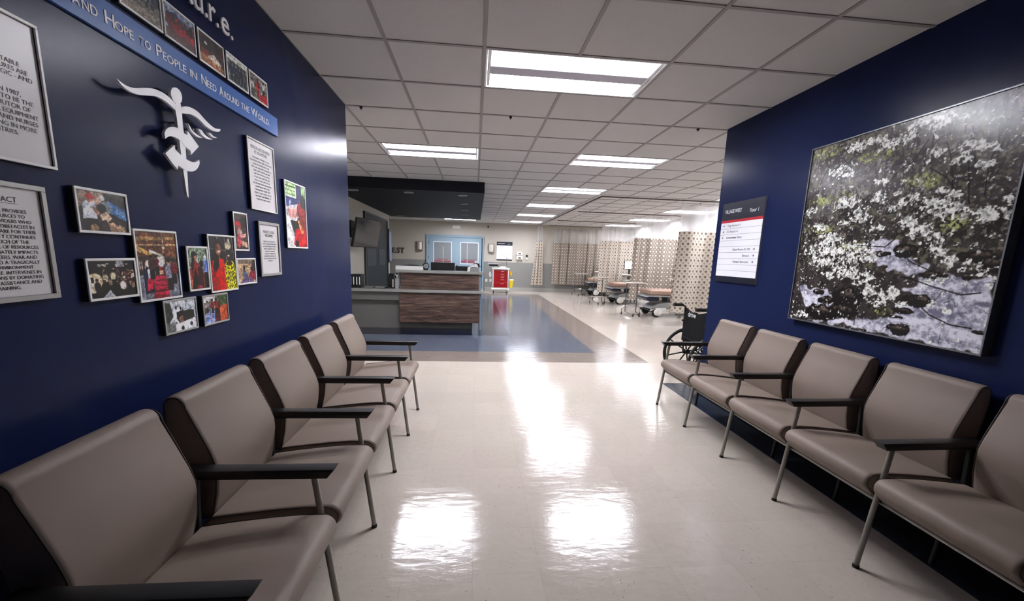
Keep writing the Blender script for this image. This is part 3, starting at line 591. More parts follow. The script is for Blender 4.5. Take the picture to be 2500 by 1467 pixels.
# F: red top and yellow dress portrait
c = cv(90, 110, '29262a', 6)
for x in (.33, .62, .93): c.ln([(x, 1), (x + .04, .5)], .008, '8d8c90')
c.ln([(0, .78), (1, .72)], .008, '77767c'); c.po([(.12, 0), (.08, .55), (.26, .60), (.52, .58), (.60, .35), (.58, 0)], 'd01a12'); c.po([(.08, .55), (.0, .4), (.05, 0), (.2, 0), (.2, .3)], 'a4232a'); c.po([(.18, .70), (.10, .40), (.20, .34), (.34, .45), (.34, .85), (.26, .92)], '1c100e'); c.el(.30, .80, .13, .15, '2a1713'); c.el(.34, .76, .10, .11, '9c6650'); c.el(.36, .725, .045, .022, 'f4ece6'); c.el(.31, .79, .012, .01, '1c0f0c'); c.el(.38, .79, .012, .01, '1c0f0c'); c.el(.345, .76, .012, .016, '84523f')
c.po([(.58, 0), (.55, .46), (.68, .55), (.90, .54), (.99, .45), (1, 0)], 'e6e000')
for k in range(150):
    x = .56 + .44 * float(c.rng.random()); y = .5 * float(c.rng.random()); c.el(x, y, .008 + .012 * float(c.rng.random()), .010, '1d1a0a')
c.el(.76, .50, .12, .05, '3a2620'); c.el(.75, .70, .115, .13, '3a2823'); c.el(.74, .83, .13, .07, 'bdb295'); c.el(.76, .88, .09, .05, 'a49c86'); c.el(.78, .92, .03, .05, 'd8d2c0'); c.el(.74, .645, .035, .015, 'e9e0d8'); c.el(.70, .72, .013, .008, '120a08'); c.el(.79, .72, .013, .008, '120a08'); c.el(.745, .685, .018, .014, '2a1b17')
photo(c, 'framed portrait of a woman in red beside a woman in a yellow dress', -0.9043, -0.6989, 1.1917, 1.4497, CG, .008)
# G: crowd in red caps
c = cv(60, 84, '4b3a3a', 7); c.noise(16, .7); c.el(.3, .70, .26, .10, 'b72b2b'); c.el(.75, .78, .24, .17, '1a1717'); c.el(.30, .58, .2, .1, '7c4a44'); c.el(.4, .48, .2, .1, '9a8278'); c.po([(.1, .1), (.2, .45), (.5, .4), (.4, .05)], 'b94b56'); c.po([(.35, .3), (.9, .36), (.9, .46), (.4, .42)], 'c88a88'); c.po([(.5, .1), (.95, .05), (.95, .2), (.5, .25)], 'b9907a'); c.noise(24, .4)
photo(c, 'framed photo of a crowded table, topmost beside the yellow dress portrait', -0.6975, -0.5739, 1.3799, 1.566, CG, .008)
# H: people sitting on sandy ground
c = cv(84, 64, 'b59678', 8); c.noise(14, .4); c.re(0, .82, 1, 1, '77685c'); c.el(.36, .66, .055, .10, '17151a'); c.po([(.28, .2), (.3, .58), (.45, .5), (.6, .15)], '5d6b94'); c.po([(.5, .1), (.7, .5), (.98, .55), (1, .1)], '8c2740'); c.el(.8, .6, .08, .1, '1f1516'); c.person(.85, .5, .45, '3f3350'); c.person(.95, .5, .45, '2f2430'); c.po([(.1, 0), (.3, .25), (.8, .2), (.9, 0)], '766284'); c.noise(26, .5)
photo(c, 'framed photo of people sitting on sandy ground, beside the yellow dress portrait', -0.6965, -0.5222, 1.2119, 1.3436, CG, .008)
# I: tent and red earth
c = cv(84, 62, '74705f', 9); c.noise(16, .5); c.po([(.55, 1), (1, 1), (1, .55), (.75, .6)], '4e6340'); c.po([(.6, 0), (.7, .6), (1, .62), (1, 0)], 'bb5a36'); c.po([(0, .3), (.3, .55), (.55, .42), (.62, 0), (0, 0)], '98a4d6'); c.re(0, .8, .5, 1, 'c6c6c6'); c.po([(.42, 0), (.46, .8), (.68, .8), (.66, 0)], '5c2228'); c.person(.36, .35, .55, '7b2430'); c.person(.52, .3, .6, '93302e'); c.person(.15, .4, .45, '8e7d90'); c.noise(28, .45)
photo(c, 'framed photo of people on red earth under a tent, below the portrait', -0.9737, -0.7927, 1.0532, 1.1865, CG, .008, frames)
# L: clinic scene
c = cv(80, 104, '2c3560', 10); c.re(0, .80, .50, 1, 'a9cf8c'); c.re(.80, .82, 1, 1, 'a9cf8c')
for z in (.82, .88, .94): c.re(0, z, .5, z + .012, '2b3a2c')
c.re(.5, .78, .53, 1, 'e8e8e8'); c.re(0, .78, .5, .80, 'e8e8e8'); c.re(0, .60, 1, .76, '3a4680'); c.po([(0, .62), (.6, .70), (.7, .55), (.5, .42), (.15, .40)], 'c9bcc0'); c.el(.2, .69, .04, .05, 'c3cede'); c.po([(.05, .58), (.5, .62), (.55, .48), (.2, .46)], 'c98c86'); c.el(.75, .60, .22, .14, '8e2c30'); c.el(.86, .74, .13, .12, '1b1518'); c.po([(.6, .5), (.75, .2), (1, .2), (1, .62), (.8, .66)], '8d3130'); c.re(.2, .26, .6, .42, '17151a'); c.po([(0, 0), (0, .52), (.15, .45), (.34, .2), (.38, 0)], 'd9d6d6'); c.po([(.30, .05), (.42, .28), (.7, .32), (1, .3), (1, 0), (.4, 0)], 'cb2030'); c.po([(.55, .42), (.62, .45), (.85, .24), (.72, .22)], 'd99a6a'); c.re(.38, 0, .55, .1, '1a1416'); c.noise(24, .3)
photo(c, 'tall framed photo of a clinic scene, last frame towards the end of the photo wall', -0.1339, 0.1771, 1.4032, 1.8136, CG, .009)
# top row of five
TG = 'framed photos in a row above the blue banner'
c = cv(84, 64, '6f6a62', 11); c.noise(20, .3)
for k in range(26): c.person(.2 + .8 * float(c.rng.random()), .35 + .3 * float(c.rng.random()), .4, ['2b2f45', '5a5f74', '9a9a9a', '20222c'][k % 4])
c.po([(0, 0), (1, 0), (1, .2), (0, .4)], '8a8072'); photo(c, 'framed photo of a crowd in dark clothes above the word hope on the banner', -1.2344, -1.0451, 2.1630, 2.2890, TG, .007)
c = cv(84, 64, '8a93a4', 12); c.po([(.1, .75), (.35, .92), (1, .66), (1, .5), (.1, .6)], '4f5c86')
c.re(0, 0, 1, .3, '5f4238'); c.po([(0, .4), (.1, .82), (.2, .78), (.2, .4)], '3a4238')
for k in range(60): c.person(.12 + .86 * float(c.rng.random()), .12 + .3 * (1 - k / 60), .42, ['8c1820', 'a3202a', '701218'][k % 3], '6c131a', '6b3a30')
c.noise(24, .25); photo(c, 'framed photo of a group in red shirts, above the blue banner', -1.0372, -0.8609, 2.1625, 2.2895, TG, .007)
c = cv(84, 64, '4a3128', 13); c.noise(12, .4); c.el(.3, .68, .2, .22, '1d1615'); c.el(.28, .72, .06, .06, 'cfc6b8'); c.po([(.05, .1), (.1, .5), (.4, .5), (.5, .1)], '7b3f30'); c.po([(.3, .3), (.6, .5), (.9, .3), (.8, .05), (.4, .1)], 'b5a49a'); c.po([(0, 0), (1, 0), (1, .18), (0, .3)], 'ab7a55'); c.re(.6, .6, .8, 1, '1c1513'); c.noise(20, .4)
photo(c, 'brown framed photo of a person bending over a table, above the banner', -0.8455, -0.6651, 2.1625, 2.2895, TG, .007)
c = cv(84, 64, '65706c', 14); c.noise(16, .7); c.re(0, .85, 1, 1, 'c9c9c4')
for k, x in enumerate((.2, .38, .55, .72, .88)): c.person(x, .05, .75, ['27345c', '2c3c4a', '3c4452', '233050', '5b4a44'][k], '1d2740')
c.noise(26, .5); photo(c, 'framed photo of people in dark blue clothes above the blue banner', -0.6498, -0.4705, 2.163, 2.290, TG, .007)
c = cv(84, 64, '6f6a66', 15); c.noise(16, .7); c.person(.45, .1, .8, '8c1c22', '7a161c'); c.po([(.5, 0), (.55, .3), (1, .45), (1, 0)], 'a01c26'); c.person(.15, .1, .7, 'b9b2ae', '55504e'); c.person(.8, .35, .6, 'c6c2c0'); c.noise(26, .5)
photo(c, 'framed photo of a single person in red, last above the end of the banner', -0.4542, -0.2719, 2.163, 2.291, TG, .007)

# text panels
t, off, xm = frame('text_panel', 'large grey text panel in a thin white frame, above the silver framed panel', 'text panel', -1.86, -1.5192, 1.5898, 1.9506, 'L', 0.018, 0.008)
MB(off).box(XL, xm - 0.004, -1.852, -1.5272, 1.5978, 1.9426).build('backing', paper, t)
m = MB(off)
for s_, y, z in [('PREVENTABLE', -1.5745, 1.8337), ('PROCEDURES ARE', -1.5566, 1.8185), ('BOTH TRAGIC - AND', -1.5473, 1.8034), ('BEGINNING IN 1987,', -1.5817, 1.7609), ('HAS GROWN TO BE THE', -1.554, 1.7447), ('DISTRIBUTOR OF', -1.5629, 1.7285),
                 ('SUPPLIES, EQUIPMENT', -1.5459, 1.7123), ('DOCTORS AND NURSES', -1.5494, 1.6961), ('SICK AND DYING IN MORE', -1.5545, 1.6797), ('COUNTRIES.', -1.6008, 1.6640)]:
    text_into(m, s_, 0.0155, (xm - 0.0035, y, z - 0.004), 'L', 'RIGHT', 0, 0.0003)
m.build('lettering', ink, t)
t, off, xm = frame('text_panel', 'text panel headed IMPACT in a broad silver frame, under the large grey panel', 'text panel', -1.86, -1.5634, 1.2398, 1.5385, 'L', 0.018, 0.0135, frames)
MB(off).box(XL, xm - 0.004, -1.847, -1.5769, 1.2533, 1.525).build('backing', paper, t)
m = MB(off); text_into(m, 'IMPACT', 0.0185, (xm - 0.0035, -1.6329, 1.4890), 'L', 'RIGHT', 0, 0.0003)
m.box(xm - 0.0037, xm - 0.0034, -1.69, -1.6320, 1.4850, 1.4860); m.build('heading', ink, t); m = MB(off)
L_ = ['PROJECT C.U.R.E. PROVIDES', 'VITAL RESOURCES TO', 'HEALTH PROVIDERS WHO', 'FACE INCREDIBLE OBSTACLES IN', 'THEIR EFFORTS TO CARE FOR THEIR', 'PEOPLE. POVERTY CONTINUES', 'TO PLAGUE MUCH OF THE', 'WORLD. LACK OF RESOURCES', 'DISPROPORTIONATELY IMPACTS', 'PEOPLE. DISASTERS, WAR AND', 'DISEASE ADD TO A TRAGICALLY', 'DIFFICULT ENVIRONMENT.', 'PROJECT C.U.R.E. INTERVENES IN', 'THESE SITUATIONS BY DONATING', 'MEDICAL AID, ASSISTANCE AND', 'TRAINING.']
Y_ = [-1.6145, -1.6198, -1.606, -1.6002, -1.5984, -1.6018, -1.6187, -1.598, -1.6013, -1.6056, -1.6005, -1.6154, -1.6002, -1.5962, -1.6031, -1.6553]
for k, (s_, y) in enumerate(zip(L_, Y_)): text_into(m, s_, 0.0122, (xm - 0.0035, y, 1.4683 - 0.01279 * k - 0.0050), 'L', 'RIGHT', 0, 0.0002)
m.build('lettering', ink, t)
def small_panel(label, y0, y1, z0, z1, bd, fm, head, lines, hs, ls, ztop, zl, pitch, depth):
    t, off, xm = frame('text_panel', label, 'text panel', y0, y1, z0, z1, 'L', depth, bd, fm)
    MB(off).box(XL, xm - 0.004, y0 + bd, y1 - bd, z0 + bd, z1 - bd).build('backing', paper, t)
    m = MB(off); yc = (y0 + y1) / 2; m5 = MB(off)
    for k, s_ in enumerate(head):
        w = text_into(m5, s_, hs, (xm - 0.0035, yc, ztop - k * hs * 1.25), 'L', 'CENTER', 0, 0.0003)
        m5.box(xm - 0.0037, xm - 0.0034, yc - w / 2, yc + w / 2, ztop - k * hs * 1.25 - hs * 0.16, ztop - k * hs * 1.25 - hs * 0.09)
    for k, s_ in enumerate(lines): text_into(m, s_, ls, (xm - 0.0035, yc, zl - pitch * k), 'L', 'CENTER', 0, 0.0001)
    m.build('lettering', ink, t); m5.build('heading', ink, t)
small_panel('tall white text panel with two heading lines beside the white winged emblem', -0.5213, -0.2418, 1.5961, 1.9564, 0.006, framew, ['MEDICAL AID DELIVERED', 'BY VOLUNTEERS'],
    ['THOUSANDS OF PROJECT C.U.R.E.', 'VOLUNTEERS SPEND THEIR TIME SORTING', 'DONATED SUPPLIES EACH YEAR.', 'THEY LOAD AND SHIP CONTAINERS TO', 'CLINICS AND HOSPITALS IN NEED.', 'AND PEOPLE FROM ALL WALKS', 'OF LIFE SHARE THEIR TIME AND', 'SKILLS TO HELP CARE FOR THE', 'SICK IN MORE THAN ONE HUNDRED', 'COUNTRIES OF THE WORLD.', 'PROFESSIONALS TRAVEL WITH', 'PROJECT C.U.R.E. CLINICS TO GIVE', 'TREATMENT AND TRAINING TO', 'THOSE WHO NEED IT MOST.'], 0.0175, 0.0115, 1.912, 1.862, 0.01620, 0.018)
small_panel('small white text panel in a broad silver frame, below the tall white text panel', -0.4676, -0.2331, 1.2421, 1.5402, 0.016, frames, ['PROJECT C.U.R.E.', 'PROGRAMS'],
    ['PROJECT C.U.R.E. DELIVERS ITS', 'WORK THROUGH FIVE PROGRAMS,', 'EACH ONE DESIGNED TO MEET A', 'HEALTH CARE NEED. CARGO,', 'CLINICS, KITS, TRAINING', 'OF HEALTH WORKERS AND', 'SAFE BIRTHS ARE AMONG THE', 'WORK OF OUR MOST POPULAR', 'PROGRAMS.'], 0.0165, 0.0098, 1.482, 1.430, 0.01340, 0.018)

# blue banner
off = (XL, -0.95, 2.08)
t = thing('wall_banner', 'long blue banner with white small capitals above the white emblem', 'banner', off)
m = MB(off); m.box(XL, XL + 0.012, -1.75, -0.1625, 2.0423, 2.1425, 0.001, 1); m.build('board', blueb, t)
words = [('A', 'ND', -1.390, -1.311), ('H', 'OPE', -1.286, -1.175), ('T', 'O', -1.151, -1.101), ('P', 'EOPLE', -1.077, -0.920), ('I', 'N', -0.897, -0.856), ('N', 'EED', -0.828, -0.726), ('A', 'ROUND', -0.702, -0.548), ('T', 'HE', -0.527, -0.455), ('W', 'ORLD.', -0.434, -0.246)]
SMALLW = {0, 2, 4, 7}
for k, (a, b, y0, y1) in enumerate(words):
    big, sm = (0.0560, 0.0405) if k not in SMALLW else (0.0405, 0.0405)
    m = MB(off); tot = text_into(MB(), a, big, (0, 0, 0), 'L') ; tb = text_into(MB(), b, sm, (0, 0, 0), 'L'); gap = 0.004
    s_ = 1.1605 / 1.170; y0, y1 = -2.812 + (y0 + 2.812) * s_, -2.812 + (y1 + 2.812) * s_; zb = 2.0735; q = (y1 - y0 - gap) / (tot + tb)
    text_into(m, a, big, (XL + 0.0135, y0, zb), 'L', 'LEFT', 0, 0.0003, fit=tot * q)
    text_into(m, b, sm, (XL + 0.0135, y0 + tot * q + gap, zb), 'L', 'LEFT', 0, 0.0003, fit=tb * q)
    m.build('word_lettering', whitet, t)
# raised letters above
for k, (ch, y, lab) in enumerate([('c', -0.955, 'c'), ('u', -0.862, 'u'), ('r', -0.768, 'r'), ('e', -0.678, 'e')]):
    off = (XL, y, 2.355); m = MB(off)
    text_into(m, ch, 0.142, (XL + 0.022, y - 0.006, 2.355), 'L', 'LEFT', 0.003, 0.002)
    m.cyl((XL + 0.019, y + (0.078 if ch != 'r' else 0.060), 2.3615), (XL + 0.025, y + (0.078 if ch != 'r' else 0.060), 2.3615), 0.0085, n=16)
    if ch == 'c': m.box(XL, XL + 0.015, y + 0.02, y + 0.024, 2.36, 2.364)
    else: m.cyl((XL, y + 0.008, 2.37), (XL + 0.015, y + 0.008, 2.37), 0.002, n=6)
    tag(m.build('raised_letter', whitet), 'raised white letter %s with its dot, above the row of photos' % lab, 'letter', 'raised white letters')
# winged emblem
off = (XL, -1.02, 1.8); t = thing('wall_emblem', 'large white winged staff emblem standing off the navy photo wall', 'emblem', off)
def smooth(pts, n=3):
    out = []; N = len(pts)
    for i in range(N):
        p0, p1, p2, p3 = (Vector(pts[(i + k - 1) % N]) for k in range(4))
        a, b2 = (p1 - p0), (p2 - p1); sharp = a.length and b2.length and a.angle(b2) > 0.9
        sharp2 = b2.length and (p3 - p2).length and b2.angle(p3 - p2) > 0.9
        for j in range(n):
            s_ = j / n
            if sharp or sharp2: out.append(tuple(p1.lerp(p2, s_)))
            else: out.append(tuple(0.5 * ((2 * p1) + (p2 - p0) * s_ + (2 * p0 - 5 * p1 + 4 * p2 - p3) * s_ * s_ + (3 * p1 - p0 - 3 * p2 + p3) * s_ ** 3)))
    return out
m = MB(off)
for k, (nm, pts) in enumerate(LOGO.items()): m.prism(smooth([tuple(p) for p in pts]), 'x', XL + 0.0300 + 0.0003 * k, XL + 0.0400 + 0.0003 * k)
m.build('emblem_plate', mat('white_emblem', '#fbfbfc', 0.35, spec=0.6), t)
m = MB(off)
for y, z in ((-1.04, 1.955), (-1.03, 1.86), (-1.15, 1.925), (-0.95, 1.86), (-1.02, 1.70), (-1.06, 1.77)): m.cyl((XL, y, z), (XL + 0.031, y, z), 0.004, n=8)
m.build('standoff', greym, t)

# ================================================================ right wall
def landscape():
    N = 440; c = Canvas(N, N, '2a2424', 21); U, V = c.U, c.V; rng = c.rng
    F = lambda k, o=4, g=.55: fbm(N, N, k, rng, o, g)
    c.put(np.clip((V - 0.55) * 1.5, 0, 1), '6f6766', .9)
    c.put(np.clip((V - .72) * 2.5, 0, 1) * np.clip((U - .45) * 1.8, 0, 1), 'a39d9e', .85)
    c.put(np.clip((V - .84) * 5, 0, 1) * np.clip((U - .70) * 3.5, 0, 1), 'd2cfd2', .8)
    c.put(np.exp(-((U - .14) / .09) ** 2 - ((V - .72) / .09) ** 2), '8b8790', .6)
    c.a *= (0.25 + 1.5 * F(30, 5, .7))[..., None]
    c.put(np.clip((F(9) - .5) * 6, 0, 1) * (V > .28), '1d1818', .7)
    tr = fbm(N, N * 3, 60, rng, 3)[:, ::3]
    for k in range(16):                                       # dim trunks and boughs
        x = float(rng.random()); y = .5 + .2 * float(rng.random()); pts = [(x, y)]
        for _ in range(5): x += (float(rng.random()) - .45) * .05; y += .09; pts.append((x, y))
        c.ln(pts, .002 + .004 * float(rng.random()), '231c1d', .8)
    c.put(np.clip((F(55, 3) - .56) * 9, 0, 1) * (V > .3), '6d6a52', .6)
    c.put(np.clip((F(75, 3) - .66) * 10, 0, 1) * (V > .45), '96918c', .5)
    for pts in P_WATER:
        k = Canvas(N, N, '000000', 5); k.U = U + (F(14, 4) - .5) * .09; k.V = V + (F(22, 4) - .5) * .07; k.po([tuple(p) for p in pts], 'ffffff'); mk = k.a[..., 0]
        for _ in range(4): mk = (mk + np.roll(mk, 2, 0) + np.roll(mk, -2, 0) + np.roll(mk, 2, 1) + np.roll(mk, -2, 1)) / 5
        mk = np.clip(mk * 2.2 - .6 + (F(34, 3) - .5) * .8, 0, 1)
        st = fbm(N, 120, 30, rng, 6, .65); st = np.repeat(st, 4, 1)[:, :N]; st = .5 * st + .5 * F(60, 4, .7)
        ww = np.clip((st - .36) * 4.2, 0, 1)[..., None]; c.put(mk, c.c('66647a') * (1 - ww) + c.c('e9e8f4') * ww, .96)
    for x, y, rx, ry in P_ROCK:
        d = 1 - np.sqrt(((U - x) / (rx * 1.15)) ** 2 + ((V - y) / (ry * 1.25)) ** 2) + (F(40, 3) - .5) * .8
        c.put(np.clip(d * 9, 0, 1), '120f10'); c.put(np.clip((d - .25) * 3, 0, 1) * np.clip((V - y) / ry * 1.5 + .1, 0, 1) * np.clip(F(60, 3) * 2.4 - .6, 0, 1), '8a7466', .85)
    for x, y, rx, ry in P_GREEN:
        d = 1 - np.sqrt(((U - x) / (rx * 1.3)) ** 2 + ((V - y) / (ry * 1.5)) ** 2); g = F(85, 3)
        c.put(np.clip(d * 2, 0, 1) * np.clip((g - .45) * 9, 0, 1), '767a3c', .85); c.put(np.clip(d * 2, 0, 1) * np.clip((g - .57) * 12, 0, 1), 'b4b77c', .8)
    for k in range(60):                                       # thin twigs
        x, y = float(rng.random()), float(rng.random()); pts = [(x, y)]; dx = (float(rng.random()) - .5) * .12
        for _ in range(5): x += dx * float(rng.random()) * .5; y += (float(rng.random()) - .62) * .04; pts.append((x, y))
        c.ln(pts, .0012, '171213', .8)
    for pts in P_BRANCH: c.ln([tuple(p) for p in pts], .0026, '150f10', .95)
    D = np.zeros((N, N))
    for x, y, rx, ry in P_BLOSSOM: D = np.maximum(D, 1.25 - ((U - x) / (rx * 1.3)) ** 2 - ((V - y) / (ry * 1.5)) ** 2)
    n1, n2 = F(58, 3, .6), F(130, 2, .5)
    faint = np.clip((F(22, 3) - .50) * 5, 0, 1) * np.clip((V - .3) * 4, 0, 1)
    c.put(np.clip((faint * .62 + (n2 - .5) * 1.6 - .62) * 4, 0, 1), 'a19c98', .7)
    m_ = np.clip((np.clip(D, -1, 1.0) * .95 + (n1 - .5) * 2.6 + (n2 - .5) * 1.2 - .62) * 4, 0, 1)
    sh = np.clip(.68 + (F(110, 2) - .35) * 1.3, .5, 1)[..., None]
    c.put(m_, np.array([1, 1, .97]) * sh, .97)
    for pts in P_BRANCH[9:]: c.ln([tuple(p) for p in pts], .0018, '120d0e', .9)
    c.a = np.clip(c.a, 0, 1) ** .85
    return c
off = (XR, -0.56, 1.6)
t = thing('landscape_picture', 'large square landscape picture of a blossoming stream in a thin silver frame', 'picture', off)
y0, y1, z0, z1, bd, dp = -1.160, 0.042, 1.003, 2.217, 0.007, 0.05
m = MB(off)
xa, xb = XR - dp, XR
m.box(xa, xb, y0, y1, z0, z0 + bd).box(xa, xb, y0, y1, z1 - bd, z1).box(xa, xb, y0, y0 + bd, z0 + bd, z1 - bd).box(xa, xb, y1 - bd, y1, z0 + bd, z1 - bd)
m.build('frame', mat('silver_picture_edge', '#77797d', 0.3, metal=0.5), t)
print_mesh('picture_print', landscape(), y1 - bd, y0 + bd, z0 + bd, z1 - bd, XR - dp + 0.008, 'R', PRINT_BIG, t, off)

def arrow(m, pos, wall, s, right):
    k = 1 if right else -1; M = Matrix.Translation(Vector(pos)) @ WALLM[wall]
    for tri in ([(-.5 * k, .07), (-.5 * k, -.07), (.32 * k, -.07), (.32 * k, .07)], [(.06 * k, .40), (.48 * k, 0), (.34 * k, -.10), (-.08 * k, .30)], [(.06 * k, -.40), (.48 * k, 0), (.34 * k, .10), (-.08 * k, -.30)]):
        m.poly([tuple(M @ Vector((x * s, y * s, 0))) for x, y in tri])
def directory(name, label, cx, cz, w, h, wall, rows, depth=0.016, hd=0.17, red=True, txt=True):
    """rows: (text, side) from top; side 'l' arrow left, 'r' arrow right, '' blank"""
    if wall == 'R': P = lambda u, v, d: (XR - d, cx - u, cz + v)
    else: P = lambda u, v, d: (cx + u, YB - 0.004 - d, cz + v)
    off = P(0, 0, 0); t = thing(name, label, 'sign', off)
    def slab(nm, u0, u1, v0, v1, d0, d1, m_):
        a, b_ = P(u0, v0, d0), P(u1, v1, d1); m = MB(off)
        m.box(min(a[0], b_[0]), max(a[0], b_[0]), min(a[1], b_[1]), max(a[1], b_[1]), v0 + cz, v1 + cz); return m.build(nm, m_, t)
    slab('backing', -w / 2, w / 2, -h / 2, h / 2, 0, depth, mat('brushed_sign_edge', '#9aa0a8', 0.35, metal=0.6))
    e = 0.0035
    slab('header', -w / 2 + .002, w / 2 - .002, h / 2 - hd * h, h / 2, depth - .001, depth + .003, mat('dark_navy_sign', '#0d1024', 0.35))
    body_top = h / 2 - hd * h - (0.032 * h if red else 0)
    if red: slab('red_stripe', -w / 2 + .002, w / 2 - .002, body_top, h / 2 - hd * h, depth - .001, depth + .003, mat('red_sign_stripe', '#b00d20', 0.4))
    foot = -h / 2 + (0.075 if red else 0.055) * h
    slab('footer', -w / 2 + .002, w / 2 - .002, -h / 2, foot, depth - .001, depth + .003, MATS['dark_navy_sign'])
    n = len(rows); rh = (body_top - foot) / n; white = mat('white_sign_strip', '#e6e6ea', 0.35)
    m1 = MB(off)
    slab('name_strip', -w / 2 + .002, w / 2 - .002, foot, body_top, depth - .001, depth + .0026, white)
    for k in range(1, n):
        if red:
            v = body_top - k * rh; a, b_ = P(-w / 2 + .002, v - .0012, depth), P(w / 2 - .002, v + .0012, depth + .0032)
            m1.box(min(a[0], b_[0]), max(a[0], b_[0]), min(a[1], b_[1]), max(a[1], b_[1]), a[2], b_[2])
    if red: m1.build('divider', mat('sign_gap', '#8b8d94', 0.5), t)
    else: m1.bm.free()
    D = depth + .0042
    for k, (s_, side) in enumerate(rows):
        if not side: continue
        v = body_top - (k + .5) * rh; ts = rh * .50; m2 = MB(off)
        if side == 'l':
            arrow(m2, P(-w * .41, v, D), wall, rh * .50, False); text_into(m2, s_, ts, P(-w * .32, v - ts * .36, D), wall, 'LEFT', sx=.92)
        else:
            arrow(m2, P(w * .39, v, D), wall, rh * .50, True); text_into(m2, s_, ts, P(w * .30, v - ts * .36, D), wall, 'RIGHT', sx=.92)
        m2.build('row_lettering', ink, t)
    m3 = MB(off); hz = h / 2 - hd * h
    text_into(m3, 'VILLAGE WEST', hd * h * .30, P(-w * .42, hz + hd * h * .40, D), wall, 'LEFT', 0, .0004, fit=w * .42)
    m3.build('name_lettering', whitet, t); m3 = MB(off)
    text_into(m3, 'Floor 1', hd * h * .28, P(w * .40, hz + hd * h * .30, D), wall, 'RIGHT', fit=w * .19)
    m3.build('floor_lettering', whitet, t)
    m4 = MB(off); text_into(m4, 'MEDICAL CENTER', hd * h * .07, P(-w * .22, hz + hd * h * .24, D), wall, 'CENTER', fit=w * .18); m4.build('small_lettering', mat('dull_red_letter', '#5e2430', 0.5), t)
directory('directory_sign', 'tall directory sign with navy header and red stripe, beside the landscape picture', 0.797, 1.592, 0.588, 0.742, 'R',
    [('Triage Rooms 6-11', 'l'), ('ICU Rooms 1-6', 'l'), ('Administrative Offices', 'l'), ('', ''), ('Patient Rooms 131-139', 'r'), ('Elevators', 'r'), ("Women's Restrooms", 'r'), ('', ''), ('', '')], hd=0.215)
# ================================================================ nurse station
off = (-1.25, 4.82, 0)
t = thing('reception_desk', 'two-level reception desk with dark wood panels and grey laminate tops', 'reception desk', off)
m = MB(off); m.box(-1.41, 0.058, 4.77, 4.83, 0.132, 0.69, 0.002, 1); m.build('lower_wood_panel', wood, t)
m = MB(off); m.box(-1.395, 0.042, 4.85, 4.90, 0.742, 1.043, 0.002, 1); m.build('upper_wood_panel', wood, t)
m = MB(off); m.box(XN + 0.003, 0.128, 4.72, 5.42, 0.692, 0.738, 0.004); m.build('worktop', counter, t)
m = MB(off); m.box(-1.475, 0.122, 4.79, 5.12, 1.045, 1.092, 0.004); m.build('transaction_top', counter, t)
m = MB(off); m.box(XN + 0.003, -1.41, 4.90, 4.93, 0.0, 0.692); m.box(-1.41, -0.07, 4.92, 4.95, 0.0, 0.5); m.build('modesty_panel', cpanel, t)
m = MB(off); m.box(XN + 0.003, -1.42, 4.80, 4.86, 0.535, 0.692); m.build('apron', cpanel, t)
m = MB(off); m.box(0.062, 0.092, 4.83, 6.6, 0.0, 0.692).box(0.045, 0.09, 4.86, 5.1, 0.738, 1.045); m.build('end_panel', mat('blue_grey_laminate', '#7d8995', 0.4), t)
m = MB(off); m.box(-0.55, 0.092, 5.42, 6.6, 0.692, 0.738, 0.004); m.build('return_top', counter, t)
def box_thing(name, label, cat, dims, m_, bev=0.004, group=None):
    x0, x1, y0, y1, z0, z1 = dims; o = ((x0 + x1) / 2, (y0 + y1) / 2, z0); q = MB(o); q.box(*dims, bev); return tag(q.build(name, m_), label, cat, group)
ZT, ZU = 0.738, 1.092
pb = None
for k, (x, lab) in enumerate([(-2.295, 'against the navy wall edge, first of four'), (-2.245, 'second of four from the navy wall edge'), (-2.19, 'third of four from the navy wall edge'), (-2.14, 'last of four, nearer the white clipboard sheet')]):
    if pb is None:
        pb = thing('ring_binder', '', 'binder', (x, 5.0, ZT), 0, 'black binders on the reception desk')
        q = MB(); q.box(-0.022, 0.022, -0.12, 0.13, 0, 0.245, 0.003); q.build('cover', blackm, pb); q = MB(); q.box(-0.008, 0.008, -0.1225, -0.119, 0.06, 0.20); q.build('spine_label', paper, pb); o = pb
    else: o = dup(pb, (x, 5.0, ZT), 0, '')
    o['label'] = 'black ring binder with a white spine label, ' + lab
t = thing('clipboard', 'black clipboard with white paper lying on the grey desk', 'clipboard', (-1.78, 5.02, ZT))
q = MB(); q.box(-0.14, 0.13, -0.1, 0.12, 0, 0.012, 0.002); q.build('board', blackm, t); q = MB(); q.box(-0.10, 0.06, -0.098, 0.05, 0.012, 0.016); q.build('sheet', paper, t)
t = thing('card_reader', 'black card terminal with a silver front beside the desk partition', 'terminal', (-1.57, 4.98, ZT))
q = MB(); q.box(-0.045, 0.045, -0.03, 0.04, 0, 0.20, 0.008).box(-0.02, 0.12, 0.02, 0.16, 0, 0.02, 0.004); q.build('body', blackm, t, True); q = MB(); q.box(0.0, 0.03, -0.034, -0.029, 0.02, 0.17); q.build('silver_strip', chrome, t)
t = thing('desk_telephone', 'black desk phone behind the card terminal on the reception desk', 'telephone', (-1.60, 5.27, ZT))
q = MB(); q.box(-0.10, 0.09, -0.08, 0.10, 0, 0.05, 0.008).prism([(-0.08, 0.05), (0.10, 0.05), (0.10, 0.24), (0.04, 0.26)], 'x', -0.10, 0.0, 0.006); q.build('base', blackm, t)
q = MB(); q.tube([(0.02, -0.02, 0.10), (0.045, -0.05, 0.20), (0.075, -0.04, 0.27)], 0.018, 10); q.build('handset', blackm, t, True)
t = thing('sanitizer_bottle', 'clear pump bottle standing between the card terminal and the raised counter', 'bottle', (-1.475 + 0.01, 4.86, ZT))
